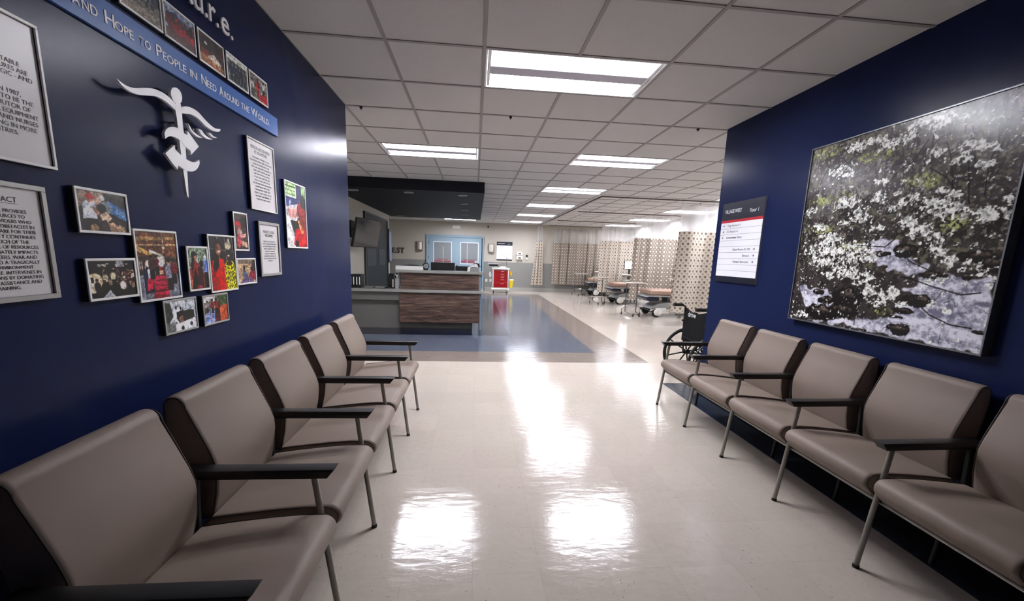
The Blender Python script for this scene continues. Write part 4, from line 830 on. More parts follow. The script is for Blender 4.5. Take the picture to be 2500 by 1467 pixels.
q = MB(); q.cyl((0, 0, 0), (0, 0, 0.19), 0.036, n=20).cyl((0, 0, 0.19), (0, 0, 0.215), 0.036, 0.014, n=20); q.build('body', mat('clear_plastic', '#d6d9da', 0.15, trans=0.6), t, True); q = MB(); q.cyl((0, 0, 0.215), (0, 0, 0.25), 0.012).box(-0.035, 0.012, -0.008, 0.008, 0.25, 0.262, 0.003); q.build('pump', whitep, t)
box_thing('paper_tray', 'long flat white box lying on the raised counter', 'box', (-1.50, -1.01, 4.92, 5.08, ZU, ZU + 0.068), whitep)
t = thing('office_chair', 'office chair with a grey rounded back behind the raised counter', 'office chair', (-1.37, 5.95, 0))
q = MB(); q.prism([(-0.22, 0.62), (0.22, 0.62), (0.25, 1.0), (0.24, 1.10), (0.15, 1.155), (0, 1.17), (-0.15, 1.155), (-0.24, 1.10), (-0.25, 1.0)], 'y', -0.03, 0.03, 0.012); q.build('backrest', mat('grey_chair_fabric', '#57585f', 0.8), t, True)
q = MB(); q.box(-0.25, 0.25, 0.03, 0.5, 0.45, 0.53, 0.03); q.build('seat', MATS['grey_chair_fabric'], t, True)
q = MB(); q.cyl((0, 0.25, 0.08), (0, 0.25, 0.45), 0.025).box(-0.02, 0.02, -0.0, 0.06, 0.42, 0.66)
for k in range(5): a = 2 * PI * k / 5; q.cyl((0, 0.25, 0.09), (0.28 * math.cos(a), 0.25 + 0.28 * math.sin(a), 0.06), 0.018)
q.build('base', blackm, t, True)
q = MB()
for k in range(5): a = 2 * PI * k / 5; q.sph((0.28 * math.cos(a), 0.25 + 0.28 * math.sin(a), 0.03), 0.03)
q.build('caster', blackm, t, True)
def monitor(label, x, y, z, w, h, rz=0, back=True):
    t = thing('computer_monitor', label, 'monitor', (x, y, z), rz, 'monitors at the nurse station')
    q = MB(); q.box(-w / 2, w / 2, -0.02, 0.015, 0.08, 0.08 + h, 0.006).box(-w / 4, w / 4, -0.045, -0.018, 0.12, h, 0.01); q.build('housing', blackm, t)
    q = MB(); q.box(-w / 2 + .012, w / 2 - .012, 0.015, 0.017, 0.092, 0.068 + h); q.build('screen', mat('dark_screen', '#15171c', 0.15), t)
    q = MB(); q.box(-0.03, 0.03, -0.045, -0.02, 0.01, 0.2, 0.004).box(-0.12, 0.12, -0.10, 0.08, 0, 0.012, 0.004); q.build('stand', blackm, t); return t
monitor('larger black monitor seen from behind, next to the small fan on the desk', -0.66, 5.28, ZT, 0.46, 0.42)
monitor('smaller, lower black monitor seen from behind, beside the printer', -0.27, 5.30, ZT, 0.30, 0.36)
t = thing('desk_fan', 'small black desk fan between the white box and the monitors', 'fan', (-0.96, 5.05, ZU))
q = MB(); q.ring((0, 0.0, 0.075), 0.058, 0.006, 'y', 24, 6).ring((0, 0.02, 0.075), 0.05, 0.004, 'y', 24, 6); q.build('guard', blackm, t, True)
q = MB(); q.cyl((0, 0, 0), (0, 0, 0.02), 0.04, n=20).cyl((0, 0.015, 0.01), (0, 0.03, 0.075), 0.008); q.build('base', blackm, t, True)
q = MB(); q.cyl((0, -0.004, 0.075), (0, 0.014, 0.075), 0.014)
for k in range(4): a = PI * k / 2; q.prism([(0.0, 0.0), (0.045 * math.cos(a), 0.045 * math.sin(a)), (0.045 * math.cos(a + .6), 0.045 * math.sin(a + .6))], 'y', 0.004, 0.008) if False else q.box(-0.02 + 0.028 * math.cos(a), 0.02 + 0.028 * math.cos(a), 0.004, 0.008, 0.06 + 0.028 * math.sin(a), 0.09 + 0.028 * math.sin(a), 0.001)
q.build('blades', greyp, t)
t = thing('label_printer', 'black printer with white paper spilling out on the raised counter', 'printer', (-0.06, 5.0, ZU))
q = MB(); q.box(-0.08, 0.11, -0.04, 0.10, 0, 0.075, 0.006); q.build('body', greyp, t); q = MB(); q.prism([(-0.03, 0.075), (0.11, 0.075), (0.11, 0.15), (0.02, 0.16), (-0.03, 0.12)], 'y', 0.0, 0.10, 0.005).box(0.06, 0.15, 0.0, 0.05, 0.085, 0.10, 0.003); q.build('top_unit', blackm, t)
q = MB(); q.prism([(-0.12, 0.0), (-0.07, 0.0), (-0.06, 0.085), (-0.11, 0.08)], 'y', -0.045, -0.041); q.prism([(-0.09, 0.085), (0.09, 0.078), (0.065, 0.14), (0.03, 0.15)], 'y', -0.047, -0.043).prism([(0.01, 0.155), (0.08, 0.165), (0.07, 0.19), (0.02, 0.215)], 'y', 0.02, 0.024); q.build('paper_sheets', paper, t)
q = None
# wall behind: dark glazed partition, tilted TV, wall board
off = (XN, 8.4, 1.4); t = struct(MB(off).box(XN, XN + 0.03, 7.2, 9.62, 0.39, 2.29, 0.004).build('window_1', mat('smoked_glass', '#141412', 0.4, spec=0.12)))
q = MB(off); q.box(XN + .03, XN + .034, 7.3, 8.2, 1.05, 1.48).box(XN + .03, XN + .034, 8.5, 9.3, 1.05, 1.48); q.build('window_pane', mat('monitor_reflection_black', '#020203', 0.3, spec=0.15), t)  # two black insets drawn as monitors reflected in the partition glass
q = MB(off); q.box(XN, XN + .045, 7.15, 9.66, 2.28, 2.33).box(XN, XN + .045, 9.61, 9.66, 0.39, 2.29).box(XN, XN + .045, 7.15, 7.2, 0.39, 2.29); q.build('window_frame', dgreyp, t)
t = thing('wall_television', 'large flat television tilted down on the nurse station wall', 'television', (XN, 6.15, 1.98))
q = MB(); q.M = Matrix.Translation((0.34, 0, -0.2)) @ Matrix.Rotation(math.radians(-22), 4, 'Z') @ Matrix.Rotation(math.radians(14), 4, 'Y')
q.box(-0.03, 0.02, -0.42, 0.42, -0.30, 0.30, 0.008); q.build('housing', black, t)
q = MB(); q.M = Matrix.Translation((0.34, 0, -0.2)) @ Matrix.Rotation(math.radians(-22), 4, 'Z') @ Matrix.Rotation(math.radians(14), 4, 'Y')
q.box(0.02, 0.023, -0.40, 0.40, -0.28, 0.28); q.build('screen', mat('glossy_tv_screen', '#2c2f33', 0.08, spec=0.8), t)
q = MB(); q.box(0, 0.05, -0.12, 0.12, -0.3, 0.05, 0.005).cyl((0.03, 0, -0.12), (0.30, 0, -0.17), 0.02); q.build('bracket', blackm, t)
t = thing('wall_board', 'narrow upright screen in a dark frame at the end of the nurse station wall', 'screen', (XN, 9.86, 1.6))
q = MB(); q.box(0, 0.07, -0.19, 0.19, -0.49, 0.49, 0.006); q.build('housing', navyp, t); q = MB(); q.box(0.07, 0.073, -0.15, 0.15, -0.44, 0.40); q.build('screen', mat('blue_grey_screen', '#636b80', 0.2, emit=('#5d6680', 0.12)), t)
# ================================================================ back wall
YW = YB - 0.004
off = (-0.8, YW, 0); d = bpy.data.objects.new('door_1', None); COL.objects.link(d); d.location = off; struct(d)
x0, x1, zt = -1.965, 0.31, 2.165
q = MB(off); q.box(x0, x0 + .09, YW - .05, YW, 0, zt - .09).box(x1 - .06, x1, YW - .05, YW, 0, zt - .09).box(x0, x1, YW - .05, YW, zt - .09, zt); q.build('door_frame', doorb, d)
xm_ = -0.84
for k, (a, b_, w0, w1) in enumerate([(x0 + .095, xm_ - .004, -1.693, -0.963), (xm_ + .004, x1 - .095, -0.632, 0.10)]):
    q = MB(off); zl, zh = 1.035, 1.90
    q.box(a, w0, YW - .035, YW - .003, 0.01, zt - .095).box(w1, b_, YW - .035, YW - .003, 0.01, zt - .095).box(w0, w1, YW - .035, YW - .003, 0.01, zl).box(w0, w1, YW - .035, YW - .003, zh, zt - .095)
    leaf = q.build('door_panel', doorb, d)
    q = MB(off); q.box(w0, w0 + .03, YW - .042, YW - .02, zl, zh).box(w1 - .03, w1, YW - .042, YW - .02, zl, zh).box(w0 + .03, w1 - .03, YW - .042, YW - .02, zl, zl + .03).box(w0 + .03, w1 - .03, YW - .042, YW - .02, zh - .03, zh); q.build('window_trim', mat('pale_window_trim', '#d7dde0', 0.4), leaf)
    q = MB(off); q.box(w0 + .03, w1 - .03, YW - .030, YW - .026, zl + .03, zh - .03); q.build('window_pane', mat('grey_door_glass', '#83878a', 0.15), leaf)
    xv = (w0 + w1) / 2 + (.02 if k == 0 else -.09)
    q = MB(off); q.box(xv - .012, xv + .012, YW - .033, YW - .030, zl + .03, zh - .03 if k else zh - .2); q.build('blind_rod', mat('pale_rod', '#b9bbb8', 0.4), leaf)
    q = MB(off); q.box(w0 + .035, w1 - .035, YW - .0325, YW - .0305, 1.105, 1.15); text_into(q, 'EMERGENCY', .075, ((w0 + w1) / 2, YW - .0335, 1.175), 'B', 'CENTER', 0, .002, fit=.46); q.build('red_lettering', mat('faded_red_letter', '#8f2f42', 0.5), leaf)
    q = MB(off)
    for z in (0.25, 1.26, 1.84): q.cyl((a - .004, YW - .045, z - .05) if k == 0 else (b_ + .004, YW - .045, z - .05), (a - .004, YW - .045, z + .05) if k == 0 else (b_ + .004, YW - .045, z + .05), .010, n=8)
    q.build('hinge', mat('slate_hinge', '#3f4c60', 0.4), leaf)
    q = MB(off); xx = b_ - .08 if k == 0 else a + .08; q.box(xx - .03, xx + .03, YW - .055, YW - .035, .86, .98, .004); q.build('push_plate', chrome, leaf)
q = MB(off); q.box(x1 - .095, x1 - .06, YW - .03, YW - .001, 0.0, zt - .09); q.build('door_gap', blackm, d)
for k, (x, lab) in enumerate([(-2.221, 'between the wall letters and the pale blue double doors'), (0.60, 'between the doors and the distant directory sign')]):
    if k == 0:
        sc = thing('wall_sconce', '', 'wall lamp', (x, YW, 1.70), 0, 'wall sconces beside the double doors')
        q = MB(); n = 10; q.prism([(-.10 + .2 * i / n, -.035 - .05 * math.sin(PI * i / n)) for i in range(n + 1)] + [(.10, -.03), (-.10, -.03)], 'z', -.15, .15, .004); q.build('shade', mat('frosted_sconce', '#c9c2b8', 0.45), sc, True)
        q = MB(); q.box(-.11, .11, -.03, 0, -.17, .17, .004).box(-.12, -.10, -.06, 0, -.18, .18, .003).box(.10, .12, -.06, 0, -.18, .18, .003).box(-.1, .1, -.075, -.0, -.19, -.165, .006); q.build('bracket', mat('pewter', '#7d7870', 0.4, metal=0.5), sc); o = sc
    else: o = dup(sc, (x, YW, 1.70), 0, '')
    o['label'] = 'frosted wall sconce ' + lab
directory('directory_sign', 'distant directory sign on the beige back wall above the red cart', 1.14, 1.605, 0.635, 0.735, 'B', [('Triage Rooms', 'l'), ('ICU Rooms', 'l'), ('Waiting', 'l'), ('', ''), ('Elevators', 'r'), ('Administrative Offices', 'r'), ('Lobby', 'r'), ('Restrooms', 'r')], hd=0.20, red=False)
t = thing('exit_sign', 'small pale box sign above the pale blue double doors', 'sign', (-0.79, YW, 2.48)); q = MB(); q.box(-.15, .15, -.05, 0, -.06, .06, .006); q.build('housing', whitep, t); q = MB(); q.box(-.11, .12, -.054, -.05, -.045, .045); q.build('face', mat('cream_sign_face', '#d9d4c0', .4), t)
t = thing('wall_camera', 'small black dome camera high on the back wall', 'camera', (0.465, YW, 2.53)); q = MB(); q.box(-.03, .03, -.02, 0, -.03, .03, .004); q.build('mount', blackm, t); q = MB(); q.sph((0, -.03, 0), .03); q.build('dome', black, t, True)
for k, (z, lab) in enumerate([(1.455, 'upper of two beside the distant directory sign'), (1.29, 'lower of two beside the distant directory sign')]):
    o = thing('glove_box', 'white wall dispenser box with a black label, ' + lab, 'dispenser', (1.75, YW, z), 0, 'wall dispenser boxes')
    q = MB(); q.box(-.125, .125, -.09, 0, 0, .14, .008); q.build('box', whitep, o); q = MB(); q.box(-.05, .06, -.093, -.09, .04, .085); q.build('label', ink, o)
t = thing('soap_dispenser', 'small white dispenser with a black top on the back wall', 'dispenser', (2.05, YW, 1.29)); q = MB(); q.box(-.035, .035, -.08, 0, 0, .09, .012); q.build('body', whitep, t, True); q = MB(); q.box(-.035, .035, -.07, 0, .09, .20, .006); q.build('top', blackm, t)
for k, (x, lab) in enumerate([(0.435, 'nearer the blue door frame'), (0.60, 'nearer the red cart')]):
    o = thing('wall_outlet', 'white electrical outlet low on the grey back wall, ' + lab, 'outlet', (x, YW, .41), 0, 'low wall outlets'); q = MB(); q.box(-.04, .04, -.008, 0, -.06, .06, .003); q.build('plate', whitep, o); q = MB(); q.box(-.014, .014, -.0095, -.008, .01, .04).box(-.014, .014, -.0095, -.008, -.04, -.01); q.build('sockets', greyp, o)
# wall letters WEST (serif) and small line below
def serif(mb, ch, x, z, h, y):
    w = h * .16; t_ = h * .07; s = h * .07
    def B(a, b_, c_, d_): mb.box(x + a * h, x + b_ * h, y - .02, y, z + c_ * h, z + d_ * h)
    def Q(p): mb.prism([(x + a * h, z + b_ * h) for a, b_ in p], 'y', y - .02, y)
    if ch == 'W': Q([(.08, 1), (.26, 1), (.46, .22), (.40, 0), (.34, 0)]); Q([(.40, 0), (.36, .12), (.58, 1), (.64, 1)]); Q([(.46, 1), (.66, 1), (.84, .22), (.78, 0), (.72, 0)]); Q([(.78, 0), (.74, .12), (.98, 1), (1.04, 1)]); B(.0, .34, .95, 1); B(.42, .72, .95, 1); B(.88, 1.12, .95, 1)
    if ch == 'E': B(.10, .28, 0, 1); B(0, .70, 0, .06); B(0, .68, .94, 1); B(.28, .55, .48, .55); B(.64, .70, 0, .25); B(.62, .68, .77, 1); B(.50, .55, .38, .64)
    if ch == 'S': 
        P = [(.56, .80), (.50, .92), (.34, .965), (.17, .92), (.10, .76), (.18, .62), (.34, .53), (.50, .43), (.57, .27), (.50, .09), (.32, .035), (.14, .08), (.07, .22)]
        mb.tube([(x + a * h, y - .01, z + b_ * h) for a, b_ in P], h * .075, 6); B(.54, .59, .72, 1); B(.04, .09, 0, .30)
    if ch == 'T': B(.26, .44, 0, 1); B(0, .70, .93, 1); B(0, .06, .72, 1); B(.64, .70, .72, 1); B(.16, .54, 0, .05)
for ch, x in (('W', -3.56), ('E', -3.30), ('S', -3.125), ('T', -2.975)):
    q = MB((x, YW, 1.40)); serif(q, ch, x, 1.40, .20, YW); tag(q.build('wall_letter', ink, smooth=(ch == 'S')), 'black serif letter %s on the beige back wall' % ch, 'letter', 'black wall letters')
# ================================================================ red supply cart
t = thing('supply_cart', 'red five-drawer emergency cart with white corners against the back wall', 'cart', (0.95, 13.0, 0))
q = MB(); q.box(-.30, .30, -.24, .24, .17, .90); q.build('body', whitep, t)
for z0_, z1_ in ((.215, .41), (.415, .56), (.565, .66), (.665, .755), (.76, .875)):
    q = MB(); q.box(-.265, .265, -.262, -.24, z0_, z1_, .004); dr = q.build('drawer', redm, t)
    zc = z1_ - .05; q = MB(); q.box(.0, .13, -.274, -.262, zc - .012, zc + .010, .003); q.build('drawer_label', mat('pink_drawer_label', '#e0aeb0', .4), dr)
q = MB(); q.box(-.34, .34, -.29, .27, .13, .175, .012).box(-.335, .335, -.285, .265, .895, .955, .012)
for x in (-.30, .27): q.box(x, x + .03, -.27, -.235, .17, .90, .004)
q.build('bumper', whitep, t, True)
for x in (-.26, .26):
    for y in (-.2, .2):
        q = MB(); q.cyl((x - .015, y, .05), (x + .015, y, .05), .05, n=18); w_ = q.build('caster', blackm, t, True); q = MB(); q.box(x - .03, x + .03, y - .025, y + .025, .09, .13, .004).box(x - .03, x - .02, y - .03, y + .03, .04, .10).box(x + .02, x + .03, y - .03, y + .03, .04, .10); q.build('fork', whitep, w_)
q = MB(); q.cyl((.24, .1, .95), (.24, .1, 1.36), .012).cyl((-.28, 0, .95), (-.28, 0, 1.08), .016); q.build('pole', chrome, t)
q = MB(); q.box(-.50, -.02, -.2, .16, 1.08, 1.115, .01).box(-.53, -.50, -.2, .16, 1.08, 1.19, .01); q.build('top_shelf', greyp, t)
q = MB(); q.box(-.44, -.10, -.15, .1, 1.02, 1.08, .01); q.build('shelf_bracket', blackm, t)
q = MB(); q.box(.0, .19, -.15, .1, .955, 1.01, .01).box(-.04, .16, -.12, .05, .955, .99, .01); q.build('top_tray', whitep, t)
q = MB(); q.prism([(-.42, .60), (-.36, .58), (-.34, .66), (-.37, .78), (-.41, .80), (-.44, .72)], 'y', -.10, .05, .015); q.build('side_dispenser', whitep, t, True)
t = thing('sharps_container', 'amber round container hung on the side of the red cart, above the yellow bin', 'container', (1.345, 12.92, .75)); q = MB(); q.cyl((0, 0, -.07), (0, 0, .07), .05, .055, n=18); q.build('tub', amber, t, True); q = MB(); q.cyl((0, 0, .07), (0, 0, .085), .058, n=18); q.build('lid', amber, t, True)
q = MB(); q.box(-.09, -.045, -.01, .01, -.02, .02); q.build('hanger', greym, t)
t = thing('waste_bin', 'tall yellow clip-on bin with a cream lid on the side of the red cart', 'bin', (1.36, 12.90, .21)); q = MB(); q.prism([(-.05, 0), (.05, .0), (.085, .27), (-.07, .27)], 'y', -.10, .08, .01); q.build('bin_body', yellow, t); q = MB(); q.box(-.06, .10, -.11, .09, .27, .32, .012); q.build('lid', mat('cream_lid', '#ece6c0', .4), t)
q = MB(); q.box(-.10, -.05, -.01, .01, .15, .2); q.build('hanger', greym, t)

# ================================================================ curtain tracks and curtains
def track(label, pts, z=H - 0.012, r=0.012):
    off = (pts[0][0], pts[0][1], z); q = MB(off)
    for (a, b_), (c_, d_) in zip(pts, pts[1:]):
        q.box(min(a, c_) - r, max(a, c_) + r, min(b_, d_) - r, max(b_, d_) + r, z - .012, z + .011)
    return tag(q.build('curtain_track', mat('bronze_curtain_track', '#6a625b', .4, metal=.3)), label, 'curtain track', 'ceiling curtain tracks')
track('ceiling curtain track that turns a corner over the large dotted curtain by the wheelchair', [(2.54, 13.7), (2.54, 5.66), (6.3, 5.66)])
track('short ceiling curtain track over the middle curtain', [(2.77, 8.5), (6.3, 8.5)])
track('short ceiling curtain track before the back wall, over the last bay curtain', [(2.78, 11.35), (6.3, 11.35)])
track('ceiling curtain track along the back wall', [(2.9, 13.62), (6.3, 13.62)])
def curtain(label, x0, x1, y, z0, zm, z1, amp, pitch, m_, seed, gather=None, lean=0.0, hooks=True):
    """pleated cloth hanging along x at depth y with a white mesh header; gather=(xc, factor at top)"""
    rng = random.Random(seed); n = int((x1 - x0) / pitch * 10); P = []; ph = 0; al = 0
    flat = rng.random()
    for i in range(n + 1):
        t_ = i / n; x = x0 + (x1 - x0) * t_
        ph += 2 * PI / 10 * (0.55 + 0.9 * (0.5 + 0.5 * math.sin(i * .13 + seed)))
        yy = amp * math.sin(ph) * (0.7 + .5 * math.sin(i * .37 + seed * 2)); xx = x + amp * .35 * math.cos(ph * 1.0 + .6)
        P.append([xx, yy]); 
    U_ = [0]
    for a, b_ in zip(P, P[1:]): U_.append(U_[-1] + math.hypot(b_[0] - a[0], b_[1] - a[1]))
    off = ((x0 + x1) / 2, y, z0); t = thing('privacy_curtain', label, 'curtain', (off[0], off[1], z0), 0, 'patterned privacy curtains')
    def sheet(nm, za, zb, rows, mt, top=False):
        vs, fs, uv = [], [], []
        for j in range(rows + 1):
            z = za + (zb - za) * j / rows; s_ = (z - z0) / (z1 - z0)
            for i, (x, yy) in enumerate(P):
                sx = x
                if gather: sx = gather[0] + (x - gather[0]) * (1 - (1 - gather[1]) * s_)
                sx += lean * s_
                k = 1 - .35 * s_ if not top else .65
                zz = z - (0.022 * abs(math.sin(i * PI / 10)) if (top and j == rows) else 0)
                vs.append((sx - off[0], yy * k, zz - z0)); uv.append((U_[i], z))
        w = len(P)
        for j in range(rows):
            for i in range(w - 1): fs.append((j * w + i, j * w + i + 1, (j + 1) * w + i + 1, (j + 1) * w + i))
        me = bpy.data.meshes.new(nm); me.from_pydata(vs, [], fs); l = me.uv_layers.new(name='UVMap')
        for p in me.polygons:
            for li in p.loop_indices: l.data[li].uv = uv[me.loops[li].vertex_index]
        me.materials.append(mt); me.polygons.foreach_set('use_smooth', [True] * len(me.polygons))
        o = bpy.data.objects.new(nm, me); COL.objects.link(o); o.parent = t
        return o
    sheet('curtain_cloth', z0, zm, 10, m_); hd = sheet('mesh_header', zm, z1, 5, NET, True)
    if hooks:
        q = MB(off); 
        hk = None; step = 10
        for i in range(0, len(P), step):
            x, yy = P[i]; x = (gather[0] + (x - gather[0]) * gather[1] if gather else x) + lean
            if hk is None:
                qq = MB(); qq.cyl((0, 0, 0), (0, 0, H - 0.024 - z1), .0025, n=6).sph((0, 0, 0.0), .008, n=8); hk = qq.build('curtain_hook', greym, t); o = hk
            else: o = hk.copy(); COL.objects.link(o); o.parent = t
            o.location = (x - off[0], 0.0, z1 - z0)
        q.bm.free()
    return t
curtain('large curtain with brown dots beside the wheelchair', 4.22, 6.25, 5.66, 0.30, 2.045, 2.585, .095, .36, CUR_A, 3, lean=.06)
curtain('middle bay curtain of brown cloth with pale dots, between two stretchers', 4.40, 6.2, 8.5, 0.28, 2.03, 2.58, .07, .24, CUR_B, 7, lean=.04)
curtain('curtain with small brown dots between the last two stretchers before the back wall', 4.30, 6.2, 11.35, 0.26, 2.04, 2.58, .07, .24, CUR_A, 5, lean=.05)
curtain('wide curtain hanging along the back wall behind the last stretcher', 3.05, 5.9, 13.62, 0.33, 2.01, 2.56, .055, .22, CUR_B, 11, lean=.03)
curtain('narrow gathered curtain at the back end of the long ceiling track', 2.22, 2.72, 13.5, 0.30, 2.02, 2.63, .06, .11, CUR_A, 2, gather=(2.56, .36), hooks=False)
# ================================================================ stretchers, tables, workstations
def make_bed():
    """foot at x=0, head towards +x, width along y centred"""
    t = thing('hospital_stretcher', '', 'stretcher', (0, 0, 0), 0, 'hospital stretchers')
    q = MB(); q.box(0.0, 1.82, -.36, .36, .55, .68, .045, 4); q.build('mattress', tan, t, True)
    q = MB(); q.box(-.02, 1.84, -.38, .38, .515, .55, .01).box(1.15, 1.84, -.39, .39, .50, .56, .01); q.build('deck', greyp, t)
    q = MB(); q.prism([(-.02, .40), (.24, .40), (.28, .45), (.24, .50), (-.04, .50), (-.08, .46)], 'y', -.32, .32, .03, 3); q.build('foot_panel', navyp, t, True)
    q = MB(); q.box(-.05, .23, -.29, .29, .495, .516, .008); q.build('panel_top', whitep, t, True)
    q = MB(); q.prism([(.05, .20), (1.75, .20), (1.65, .33), (1.2, .42), (.7, .40), (.25, .33)], 'y', -.30, .30, .04, 3); q.build('base_cover', greyp, t, True)
    q = MB(); q.cyl((.55, 0, .33), (.55, 0, .52), .07).cyl((1.35, 0, .33), (1.35, 0, .52), .07); q.build('lift_column', dgreyp, t, True)
    for y in (-.41, .41):
        q = MB(); q.tube([(.55, y, .50), (.60, y, .42), (1.3, y, .42), (1.4, y, .50)], .012, 8)
        q.build('side_rail', chrome, t, True)
    for x in (.20, 1.60):
        for y in (-.32, .32):
            q = MB(); q.cyl((x, y - .03, .10), (x, y + .03, .10), .10, n=22); c_ = q.build('wheel', blackm, t, True)
            s_ = 1 if y > 0 else -1
            q = MB(); q.sph((x + .04, y + s_ * .035, .125), .10, 1.15, .28, .95, 16).box(x - .02, x + .26, y - .02, y + .02, .16, .235, .02); q.build('wheel_cover', whitep, t, True)
    q = MB(); q.tube([(.06, -.30, .12), (.02, -.26, .17), (.0, 0, .18), (.02, .26, .17), (.06, .30, .12)], .016, 8).tube([(.06, -.30, .12), (.2, -.34, .20)], .016, 8).tube([(.06, .30, .12), (.2, .34, .20)], .016, 8); q.build('brake_bar', blackm, t, True)
    return t
bed = make_bed()
for k, (x, y, lab) in enumerate([(4.36, 7.35, 'stretcher with a tan mattress, partly behind the large dotted curtain by the wheelchair'), (4.35, 10.05, 'stretcher with a tan mattress in the middle bay'), (4.37, 12.75, 'stretcher with a tan mattress in the last bay by the back wall curtain')]):
    if k == 0: bed.location = (x, y, 0); bed['label'] = lab
    else: dup(bed, (x, y, 0), 0, lab)
def make_table():
    t = thing('overbed_table', '', 'overbed table', (0, 0, 0), 0, 'chrome overbed tables')
    q = MB(); q.box(-.02, .50, -.20, .20, .815, .835, .008); q.build('tabletop', mat('pale_tabletop', '#a8a199', .35), t)
    q = MB(); q.cyl((0.0, 0, .06), (0.0, 0, .815), .012).cyl((.29, 0, .06), (.29, 0, .815), .012); q.build('posts', dgreyp, t, True)
    q = MB(); q.cyl((0.0, 0, .73), (.29, 0, .73), .009).cyl((0, 0, .80), (.45, 0, .80), .010); q.build('crossbar', chrome, t, True)
    q = MB(); q.tube([(-.10, -.02, .06), (-.10, -.02, .18), (-.06, -.02, .22), (.34, -.02, .22), (.39, -.02, .18), (.39, -.02, .06)], .013, 8); q.tube([(0, 0, .07), (.03, -.36, .05), (.14, -.44, .05), (.25, -.36, .05), (.29, 0, .07)], .012, 8); q.build('base_frame', chrome, t, True)
    for x, y in ((-.10, -.02), (.39, -.02), (.06, -.41), (.22, -.41)):
        q = MB(); q.cyl((x - .012, y, .026), (x + .012, y, .026), .026, n=14).cyl((x, y, .03), (x, y, .062), .008); q.build('caster', blackm, t, True)
    return t
tb = make_table()
for k, (x, y, lab) in enumerate([(3.90, 7.43, 'overbed table on casters at the foot of the stretcher behind the large dotted curtain'), (3.78, 10.0, 'overbed table on casters at the foot of the middle stretcher'), (3.90, 12.95, 'overbed table on casters at the foot of the last stretcher by the back wall')]):
    if k == 0: tb.location = (x, y, 0); tb['label'] = lab
    else: dup(tb, (x, y, 0), 0, lab)
def make_station(lit):
    t = thing('computer_cart', '', 'computer cart', (0, 0, 0), 0, 'computer carts in the stretcher bays')
    q = MB(); q.box(-.26, .26, -.20, .22, .70, .735, .006).box(-.17, .26, -.18, .2, .735, .90); q.build('cabinet', mat('pale_grey_cabinet', '#a9a59f', .45), t)
    q = MB(); q.box(-.30, .28, -.22, .22, .90, .925, .006); q.build('worktop', whitep, t)
    q = MB()
    for z in (.76, .82): q.box(-.14, .22, -.186, -.18, z, z + .035)
    q.build('drawer_fronts', blackm, t)
    q = MB(); q.box(-.04, .04, -.02, .06, .08, .70).box(-.24, .24, -.22, .22, .05, .08, .01); q.build('pedestal', greyp, t)
    for x in (-.2, .2):
        for y in (-.18, .18): q = MB(); q.sph((x, y, .026), .026, n=10); q.build('caster', blackm, t, True)
    q = MB(); q.box(-.03, .03, .0, .04, .925, 1.14).box(-.1, .1, -.06, .08, .925, .94, .004).box(-.20, .20, -.02, .02, 1.09, 1.39, .006); q.build('monitor', blackm, t)
    q = MB(); q.box(-.18, .18, -.0225, -.02, 1.11, 1.37); q.build('screen', mat('lit_white_screen', '#f4f4f4', .3, emit=('#ffffff', 1.6)) if lit else MATS['dark_screen'], t)
    return t
s1 = make_station(True); s1.location = (5.26, 10.85, 0); s1['label'] = 'computer cart with a lit white monitor between the middle stretcher and the curtain'
s2 = make_station(False); s2.location = (5.75, 8.08, 0); s2['label'] = 'computer cart mostly hidden by the dotted curtain behind the wheelchair'
s3 = make_station(False); s3.location = (5.02, 13.22, 0); s3.rotation_euler = (0, 0, 1.1); s3['label'] = 'computer cart with a dark monitor by the back wall curtain'

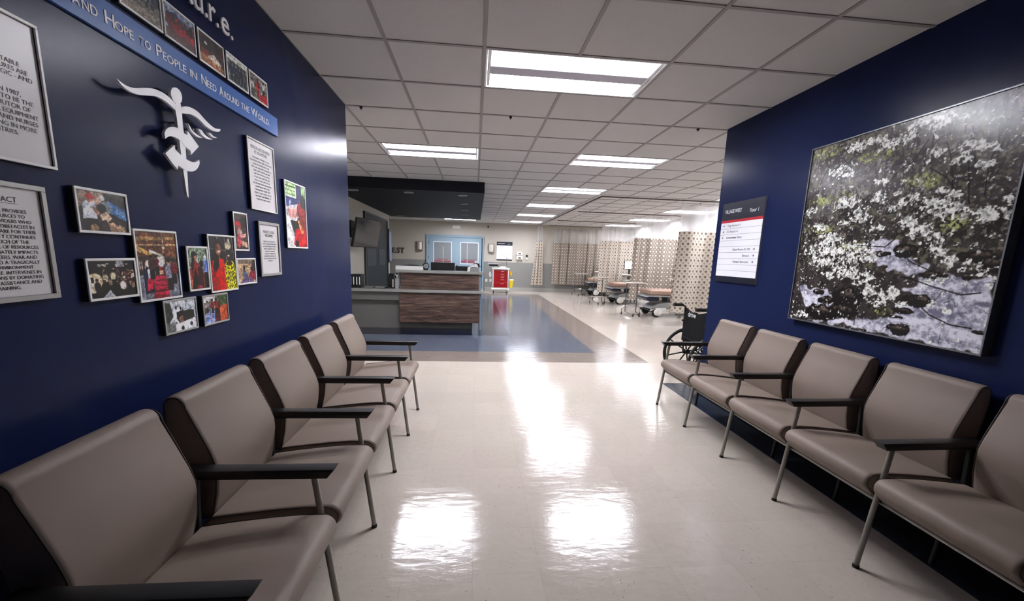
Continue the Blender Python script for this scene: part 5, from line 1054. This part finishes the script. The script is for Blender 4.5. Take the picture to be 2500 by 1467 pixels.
# ================================================================ wheelchair
t = thing('wheelchair', 'black folding wheelchair seen from behind, past the wall with the directory sign', 'wheelchair', (2.60, 1.60, 0))
for y in (-.29, .29):
    q = MB(); q.ring((0, y, .305), .288, .017, 'y', 56, 8); wl = q.build('rear_wheel', blackm, t, True)
    q = MB(); q.cyl((0, y - .03, .305), (0, y + .03, .305), .030, n=18)
    for k in range(8): a = PI * k / 4 + .2; q.box(-.001, .001, -.001, .001, -.001, .001) if False else q.tube([(0, y, .305), (.275 * math.cos(a), y, .305 + .275 * math.sin(a))], .009, 6)
    q.build('spokes', black, wl, True)
    s_ = 1 if y > 0 else -1
    q = MB(); q.ring((0, y + s_ * .035, .305), .255, .008, 'y', 48, 6); q.build('push_rim', chrome if False else black, wl, True)
    yy = y * .86
    q = MB(); q.tube([(-.235, yy, .89), (-.13, yy, .89), (-.095, yy, .87), (-.08, yy, .78), (-.075, yy, .50), (-.07, yy, .30), (.36, yy, .28)], .0125, 8)
    q.tube([(-.10, yy, .50), (.38, yy, .50), (.44, yy, .28), (.52, yy, .12)], .0125, 8).tube([(-.12, yy, .70), (-.02, yy, .735), (.26, yy, .735), (.31, yy, .69), (.31, yy, .50)], .0115, 8)
    q.build('side_frame', black, t, True)
    q = MB(); q.cyl((-.245, yy, .89), (-.13, yy, .89), .019, n=12); q.build('hand_grip', blackm, t, True)
    q = MB(); q.box(-.01, .26, yy - .028, yy + .028, .735, .765, .01); q.build('arm_pad', blackm, t, True)
    q = MB(); q.cyl((.34, yy - .015, .095), (.34, yy + .015, .095), .095, n=22).cyl((.34, yy + .03 * s_, .1), (.34, yy, .30), .010); q.build('front_caster', blackm, t, True)
    q = MB(); q.box(.44, .62, yy - s_ * .15 - .07, yy - s_ * .15 + .07, .10, .12, .006).cyl((.52, yy, .12), (.52, yy - s_ * .08, .12), .01); q.build('footrest', blackm, t, True)
n = 10; q = MB(); pts = []
for i in range(n + 1):
    s_ = i / n; y = -.25 + .50 * s_; pts.append((y, .865 - .05 * math.sin(PI * s_)))
pts = pts + [(.25, .46), (-.25, .46)]
q.prism(pts, 'x', -.105, -.085); bk = q.build('back_upholstery', mat('black_nylon', '#08080a', 0.8, spec=.2), t)
q = MB(); q.box(-.12, .34, -.22, .22, .49, .515, .008); q.build('seat', MATS['black_nylon'], t)
q = MB(); q.tube([(.05, -.21, .50), (.05, .21, .16)], .011).tube([(.05, .21, .50), (.05, -.21, .16)], .011); q.build('cross_brace', black, t, True)
q = MB((2.60, 1.60, 0)); text_into(q, 'drive', .085, (2.60 - .1065, 1.60 - .02, .765), 'R', 'RIGHT', 0, .0015)
# lettering faces away from the seat (towards -x)
q.build('back_lettering', whitet, bk)
bpy.context.view_layer.update()
